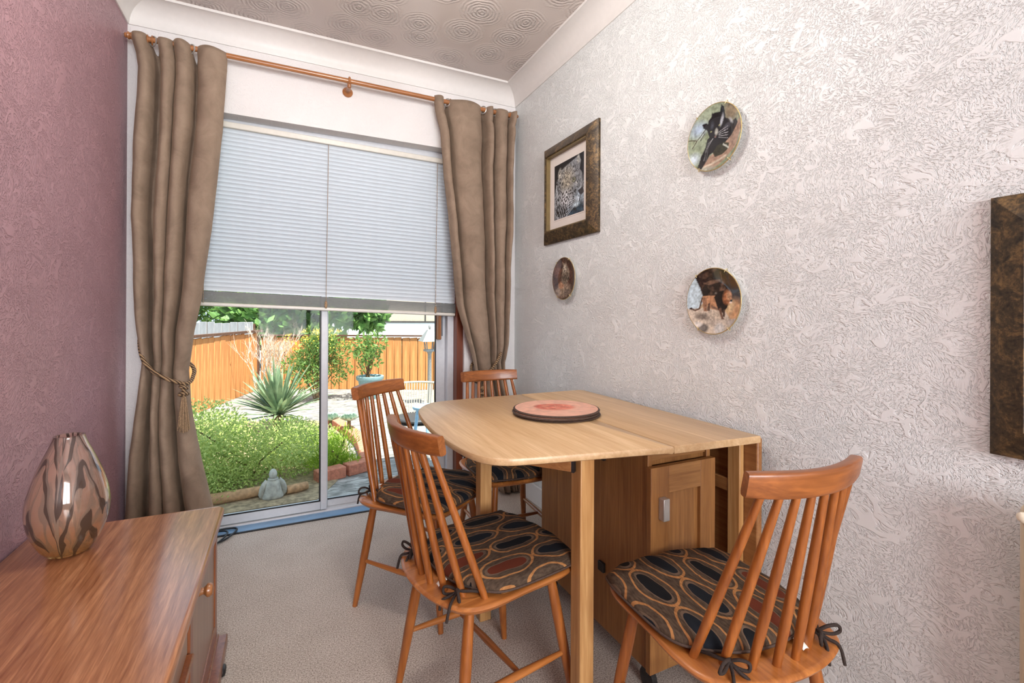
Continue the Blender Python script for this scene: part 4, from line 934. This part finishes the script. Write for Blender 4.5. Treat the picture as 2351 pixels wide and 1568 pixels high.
fence('neighbouring_fence', 'grey weathered fence beyond the left orange fence', (-2.7, 12.0), (-.55, 10.85), .93, .16, M['fence_grey'], seed=4)

def rquad(mb, p, d, l, w, r):
    d = d.normalized(); s = d.cross(Vector((r.uniform(-1, 1), r.uniform(-1, 1), r.uniform(-1, 1)))).normalized()*w*.5
    m = p+d*l*.5
    mb.add([p, m+s, p+d*l, m-s], [(0, 1, 2, 3)])
def clump(name, label, cat, c, rad, n, ll, lw, mat, seed, stems=8, stem_mat=None, base=None, shell=.35, upb=.3, kind_group=None, flowers=0):
    r = random.Random(seed); t = thing(name, label, cat, (c[0], c[1], GZ if base is None else base), 0, kind_group); O = Vector((c[0], c[1], GZ if base is None else base)); C = Vector(c)-O
    mb = MB(); lumps = [(Vector((r.uniform(-.6, .6)*rad[0], r.uniform(-.6, .6)*rad[1], r.uniform(-.5, .75)*rad[2])), r.uniform(.35, .6)) for _ in range(11)]
    for i in range(n):
        lc, lr = lumps[i % 11]
        while True:
            q = Vector((r.uniform(-1, 1), r.uniform(-1, 1), r.uniform(-1, 1)))
            if shell < q.length < 1: break
        p = C+lc+Vector((q.x*rad[0], q.y*rad[1], q.z*rad[2]))*lr
        if p.z < .01: p.z = abs(p.z)+.01
        d = q.normalized()*.8+Vector((r.uniform(-1, 1), r.uniform(-1, 1), r.uniform(-1, 1)+upb))
        rquad(mb, p, d, ll*r.uniform(.6, 1.3), lw*r.uniform(.7, 1.2), r)
    obj('foliage', mb, mat, t, smooth=0)
    if stems:
        sm_ = MB()
        for i in range(stems):
            lc, lr = lumps[i % 11]; e = C+lc
            sm_.tube(crom([(r.uniform(-.03, .03), r.uniform(-.03, .03), 0), (e.x*.4+r.uniform(-.04, .04), e.y*.4, e.z*.5), (e.x, e.y, max(e.z, .05))], 3, False), [.008]*6+[.004], 5)
        obj('stems', sm_, stem_mat or M['stem'], t)
    if flowers:
        fm = MB()
        for i in range(flowers):
            q = Vector((r.gauss(0, .5)*rad[0], r.gauss(0, .4)*rad[1], rad[2]*r.uniform(.35, 1.05))); p = C+q
            for _ in range(9): rquad(fm, p+Vector((r.gauss(0, .035), r.gauss(0, .03), r.gauss(0, .02))), Vector((r.uniform(-1, 1), r.uniform(-1, 1), .6)), .03, .022, r)
        obj('flowers', fm, M['flower'], t, smooth=0)
    return t
clump('leafy_shrub', 'large bright green fine leaved bush just outside the left glass panel', 'shrub', (-.20, 4.12, .01), (.70, .62, .46), 25000, .024, .013, M['leaf_bright'], 31, 14, shell=.2)
clump('low_shrub', 'small lime green plant behind the brick edging, right of the door mullion', 'shrub', (.36, 4.05, -.04), (.20, .22, .17), 2600, .05, .007, M['leaf_lime'], 32, 4, shell=.1, upb=1.2)
clump('tall_flower', 'tall yellow flowering plant in front of the back fence', 'flowering plant', (.42, 7.30, .42), (.48, .32, .44), 3000, .085, .020, M['leaf_mid'], 33, 14, flowers=46, shell=.1)
t = clump('bay_shrub', 'leafy shrub growing in the blue grey pot by the back fence', 'shrub', (1.10, 7.20, .46), (.32, .28, .31), 620, .075, .034, M['leaf_mid'], 34, 9, base=.17, shell=.45)
for i, (x, y, z, rx, lab) in enumerate(((-1.5, 13.0, 1.55, 1.4, 'dense light green hedge behind the grey fence on the left'), (-.1, 12.2, 1.4, 1.2, 'dark leafy tree behind the dry twigs at the middle of the back fence'), (1.25, 11.6, 1.45, .95, 'dark large leaved tree overhanging the fence beside the white house'))):
    clump('hedge_tree', lab, 'tree', (x, y, z), (rx, .9, 1.1 if i < 2 else .95), 4200, .16 if i == 0 else .26, .085 if i == 0 else .14, M['leaf_mid'] if i == 0 else M['leaf_dark'], 40+i, 5, kind_group='trees beyond the fence')
# dry twiggy plant
t = thing('dry_twig_plant', 'dry leafless pale twig plant left of the yellow flowers', 'plant', (-.17, 7.62, GZ)); r = random.Random(9); mb = MB()
def twig(p, d, l, w, k):
    q = p+d*l; mb.tube([p, p.lerp(q, .5)+Vector((r.gauss(0, .01), r.gauss(0, .01), 0)), q], [w, w*.85, w*.6], 4)
    if k:
        for _ in range(r.choice((2, 3))): twig(p.lerp(q, r.uniform(.45, 1)), (d+Vector((r.gauss(0, .34), r.gauss(0, .3), .25))).normalized(), l*r.uniform(.5, .8), w*.6, k-1)
for _ in range(11): twig(Vector((r.gauss(0, .08), r.gauss(0, .06), 0)), Vector((r.gauss(0, .16), r.gauss(0, .12), 1)).normalized(), r.uniform(.40, .56), .011, 4)
obj('twigs', mb, M['twig'], t)
# spiky plant
t = thing('yucca', 'spiky grey green sword leaved plant behind the bright bush', 'spiky plant', (-.06, 5.62, GZ)); r = random.Random(14)
mb = MB()
for i in range(110):
    az = r.uniform(0, 2*PI); el = math.radians(r.uniform(8, 84)); L = r.uniform(.42, .66); w = r.uniform(.022, .034)
    d = Vector((math.cos(az)*math.cos(el), math.sin(az)*math.cos(el), math.sin(el))); s = Vector((-math.sin(az), math.cos(az), 0)); nr = d.cross(s)
    vs = []
    for k in range(5):
        f = k/4; p = Vector((0, 0, .16))+d*(.03+L*f)+Vector((0, 0, -.10*f*f*math.cos(el))); ww = w*(.7+.8*f-1.45*f*f); ww = max(ww, .001)
        vs += [p-s*ww, p-nr*ww*.35, p+s*ww]
    mb.add(vs, [q for k in range(4) for q in ((k*3, k*3+1, k*3+4, k*3+3), (k*3+1, k*3+2, k*3+5, k*3+4))])
obj('blades', mb, M['leaf_yucca'], t, smooth=0)
obj('trunk', MB().tube([(0, 0, 0), (0, 0, .2)], [.06, .05], 10), M['stem'], t)
# pot
t = thing('plant_pot', 'blue grey glazed pot holding the shrub by the back fence', 'pot', (1.14, 7.22, GZ))
obj('pot_body', MB().lathe([(.12, 0), (.125, .01), (.165, .24), (.170, .27), (.19, .275), (.20, .29), (.20, .33), (.185, .335), (.165, .325), (.16, .30)], 32, True, True), M['pot'], t)
obj('compost', MB().lathe([(.16, .301), (.02, .318)], 24, False, True), M['soil'], t)
# cabbages
for k, (x, y, lab) in enumerate(((.42, 5.12, 'grey green cabbage like plant, left of the pair beyond the brick edging'), (.59, 5.03, 'grey green cabbage like plant, right of the pair beyond the brick edging'))):
    t = thing('cabbage_plant', lab, 'plant', (x, y, GZ), 0, 'pair of cabbage plants'); r = random.Random(60+k); mb = MB()
    for i in range(34):
        az = i*2.4; el = .1+.022*i; d = Vector((math.cos(az)*math.cos(el), math.sin(az)*math.cos(el), math.sin(el))); s = Vector((-math.sin(az), math.cos(az), 0)); c0 = Vector((0, 0, .16)); L = .095-.0012*i
        vs = []
        for a in range(4):
            for b in (-1, 0, 1):
                f = a/3; w = .055*math.sin(PI*(.15+.75*f)); vs.append(c0+d*L*f+s*w*b+Vector((0, 0, .022*abs(b)+.02*f*f)))
        mb.add(vs, [(a*3+b, a*3+b+1, a*3+b+4, a*3+b+3) for a in range(3) for b in range(2)])
    obj('leaves', mb, M['leaf_blue'], t, smooth=60); obj('stalk', MB().tube([(0, 0, 0), (0, 0, .17)], .018, 8), M['stem'], t)
# bricks, logs, stones
bricks = [(.31, 3.80, .35), (.525, 3.885, .40), (.615, 4.075, 1.35), (.635, 4.30, 1.5), (.645, 4.52, 1.55), (.64, 4.74, 1.62), (.615, 4.965, 1.70), (.58, 5.19, 1.75), (.54, 5.41, 1.75), (.50, 5.63, 1.75)]
for i, (x, y, a) in enumerate(bricks):
    lab = 'weathered red brick at the near corner of the garden bed edging' if i == 0 else 'weathered red brick in the row edging the garden bed'
    tag(obj('brick', MB().box(-.105, .105, -.052, .052, 0, .085), M['brick'], None, (x, y, GZ), (0, 0, a), bevel=.006), lab, 'brick', 'bricks edging the garden bed')
k = MB(); k.m = Matrix.Translation((-.36, 3.60, GZ+.046)) @ Matrix.Rotation(.10, 4, 'Z') @ Matrix.Rotation(PI/2, 4, 'Y'); k.tube([(0, 0, -.24), (.006, 0, 0), (0, 0, .22)], [.034, .038, .033], 14)
tag(obj('log', k, M['log']), 'pale log lying under the bush left of the stone figure', 'log')
k = MB(); k.m = Matrix.Translation((.08, 3.60, GZ+.041)) @ Matrix.Rotation(.3, 4, 'Z') @ Matrix.Rotation(PI/2, 4, 'Y'); k.tube([(0, 0, -.07), (.004, 0, 0), (0, 0, .07)], [.028, .032, .027], 14)
tag(obj('log', k, M['log']), 'short pale log lying right of the stone figure', 'log')
# stone seated figure seen from behind
t = thing('garden_statue', 'small grey stone seated figure seen from behind, just outside the glass', 'statue', (-.069, 3.56, GZ+.009), .12); t.scale = (.80, .85, 1.0)
tag_b = MB().lathe([(.080, 0), (.084, .012), (.078, .03), (.070, .05), (.062, .085), (.054, .112), (.036, .128), (.026, .134)], 28)
for i, v in enumerate(tag_b.v): tag_b.v[i] = (v[0]*1.0, v[1]*.75, v[2])
obj('body', tag_b, M['stone'], t, smooth=80)
for s in (-1, 1): obj('arm', MB().tube(crom([(s*.046, 0, .118), (s*.074, -.006, .088), (s*.088, -.004, .045), (s*.078, .02, .018)], 4, False), [.017]*3+[.020]*6+[.024]*4, 10), M['stone'], t, smooth=80)
obj('head', MB().sphere((0, 0, .158), (.032, .033, .036), 18, 12), M['stone'], t, smooth=80)
obj('collar', torus(MB(), (0, 0, .128), (0, 0, 1), .036, .006, 24, 8), M['stone'], t, smooth=80)
# lantern
t = thing('garden_lantern', 'post lantern with a pitched metal roof, seen right of the glass door by the fence', 'lantern', (1.80, 6.35, GZ))
obj('post', MB().tube([(0, 0, 0), (0, 0, .70), (0, 0, .74)], [.03, .026, .045], 10), M['lamp_metal'], t)
k = MB()
for s in ((-.06, -.06), (.06, -.06), (.06, .06), (-.06, .06)): k.tube([(s[0]*.8, s[1]*.8, .76), (s[0], s[1], .88)], .008, 6)
k.box(-.07, .07, -.07, .07, .74, .765); obj('cage', k, M['lamp_metal'], t)
k = MB(); k.add([(-.13,-.13,.88),(.13,-.13,.88),(.13,.13,.88),(-.13,.13,.88),(-.03,-.03,1.04),(.03,-.03,1.04),(.03,.03,1.04),(-.03,.03,1.04)], [(0,3,2,1),(4,5,6,7),(0,1,5,4),(1,2,6,5),(2,3,7,6),(3,0,4,7)])
obj('roof', k, M['lamp_metal'], t, smooth=0); obj('finial', MB().sphere((0, 0, 1.075), (.018, .018, .04), 10, 8), M['lamp_metal'], t)
# woven garden chair
t = thing('garden_chair', 'woven cane garden chair with a dark frame on the patio outside the right panel', 'garden chair', (1.40, 5.42, GZ), -.55)
k = MB()
for i in range(26):
    w = -1.45+2.9*i/25; k.tube([(.26*math.sin(w), .24*math.cos(w)*.9-.02, .06), (.285*math.sin(w), .27*math.cos(w)*.9, .42)], .0062, 5)
obj('woven_back', k, M['wicker'], t)
k = MB(); k.tube([(.29*math.sin(-1.5+3*i/20), .275*math.cos(-1.5+3*i/20)*.9, .425) for i in range(21)], .013, 8); obj('top_rail', k, M['wicker'], t)
k = MB().lathe([(.25, .03), (.262, .05), (.25, .065)], 28); obj('seat_ring', k, M['wicker_dark'], t)
for x, y in ((-.17, -.15), (.17, -.15), (-.15, .15), (.15, .15)): obj('leg', MB().tube([(x, y, .0), (x, y, .05)], .014, 8), M['wicker_dark'], t)
t = thing('garden_stool', 'pale blue painted stool on the patio, glimpsed past the table edge', 'stool', (1.20, 4.35, GZ))
obj('seat', MB().lathe([(.12, .36), (.125, .37), (.125, .385), (.118, .39)], 24), M['blue_leg'], t)
for a in range(3): obj('leg', MB().tube([(.08*math.cos(a*2.1+.4), .08*math.sin(a*2.1+.4), .362), (.125*math.cos(a*2.1+.4), .125*math.sin(a*2.1+.4), 0)], .016, 8), M['blue_leg'], t)
# neighbouring house
hs = thing('neighbouring_house', 'white rendered house with beige panels above, far beyond the fence on the right', 'house', (2.7, 14.2, GZ), -.48)
obj('lower_wall', MB().box(-1.9, 4, 0, 4, 0, 1.02), M['render_white'], hs, smooth=0)
obj('upper_wall', MB().box(-1.9, 4, .04, 4, 1.02, 3.2), M['concrete'], hs, smooth=0)
obj('wall_joint', MB().box(-1.9, 4, -.012, .03, 1.0, 1.045), M['dark_gap'], hs, smooth=0)  # dark strip where lower and upper wall meet
obj('downpipe', MB().tube([(-.15, -.05, .98), (-.15, -.05, 3.2)], .045, 10), M['render_white'], hs)
for x in (-.25, 1.15): obj('panel_joint', MB().box(x, x+.03, .02, .05, 1.045, 3.2), M['dark_gap'], hs, smooth=0)
obj('roof', MB().box(-2.1, 4.2, -.2, 4.2, 3.2, 3.4), M['dark_gap'], hs, smooth=0)
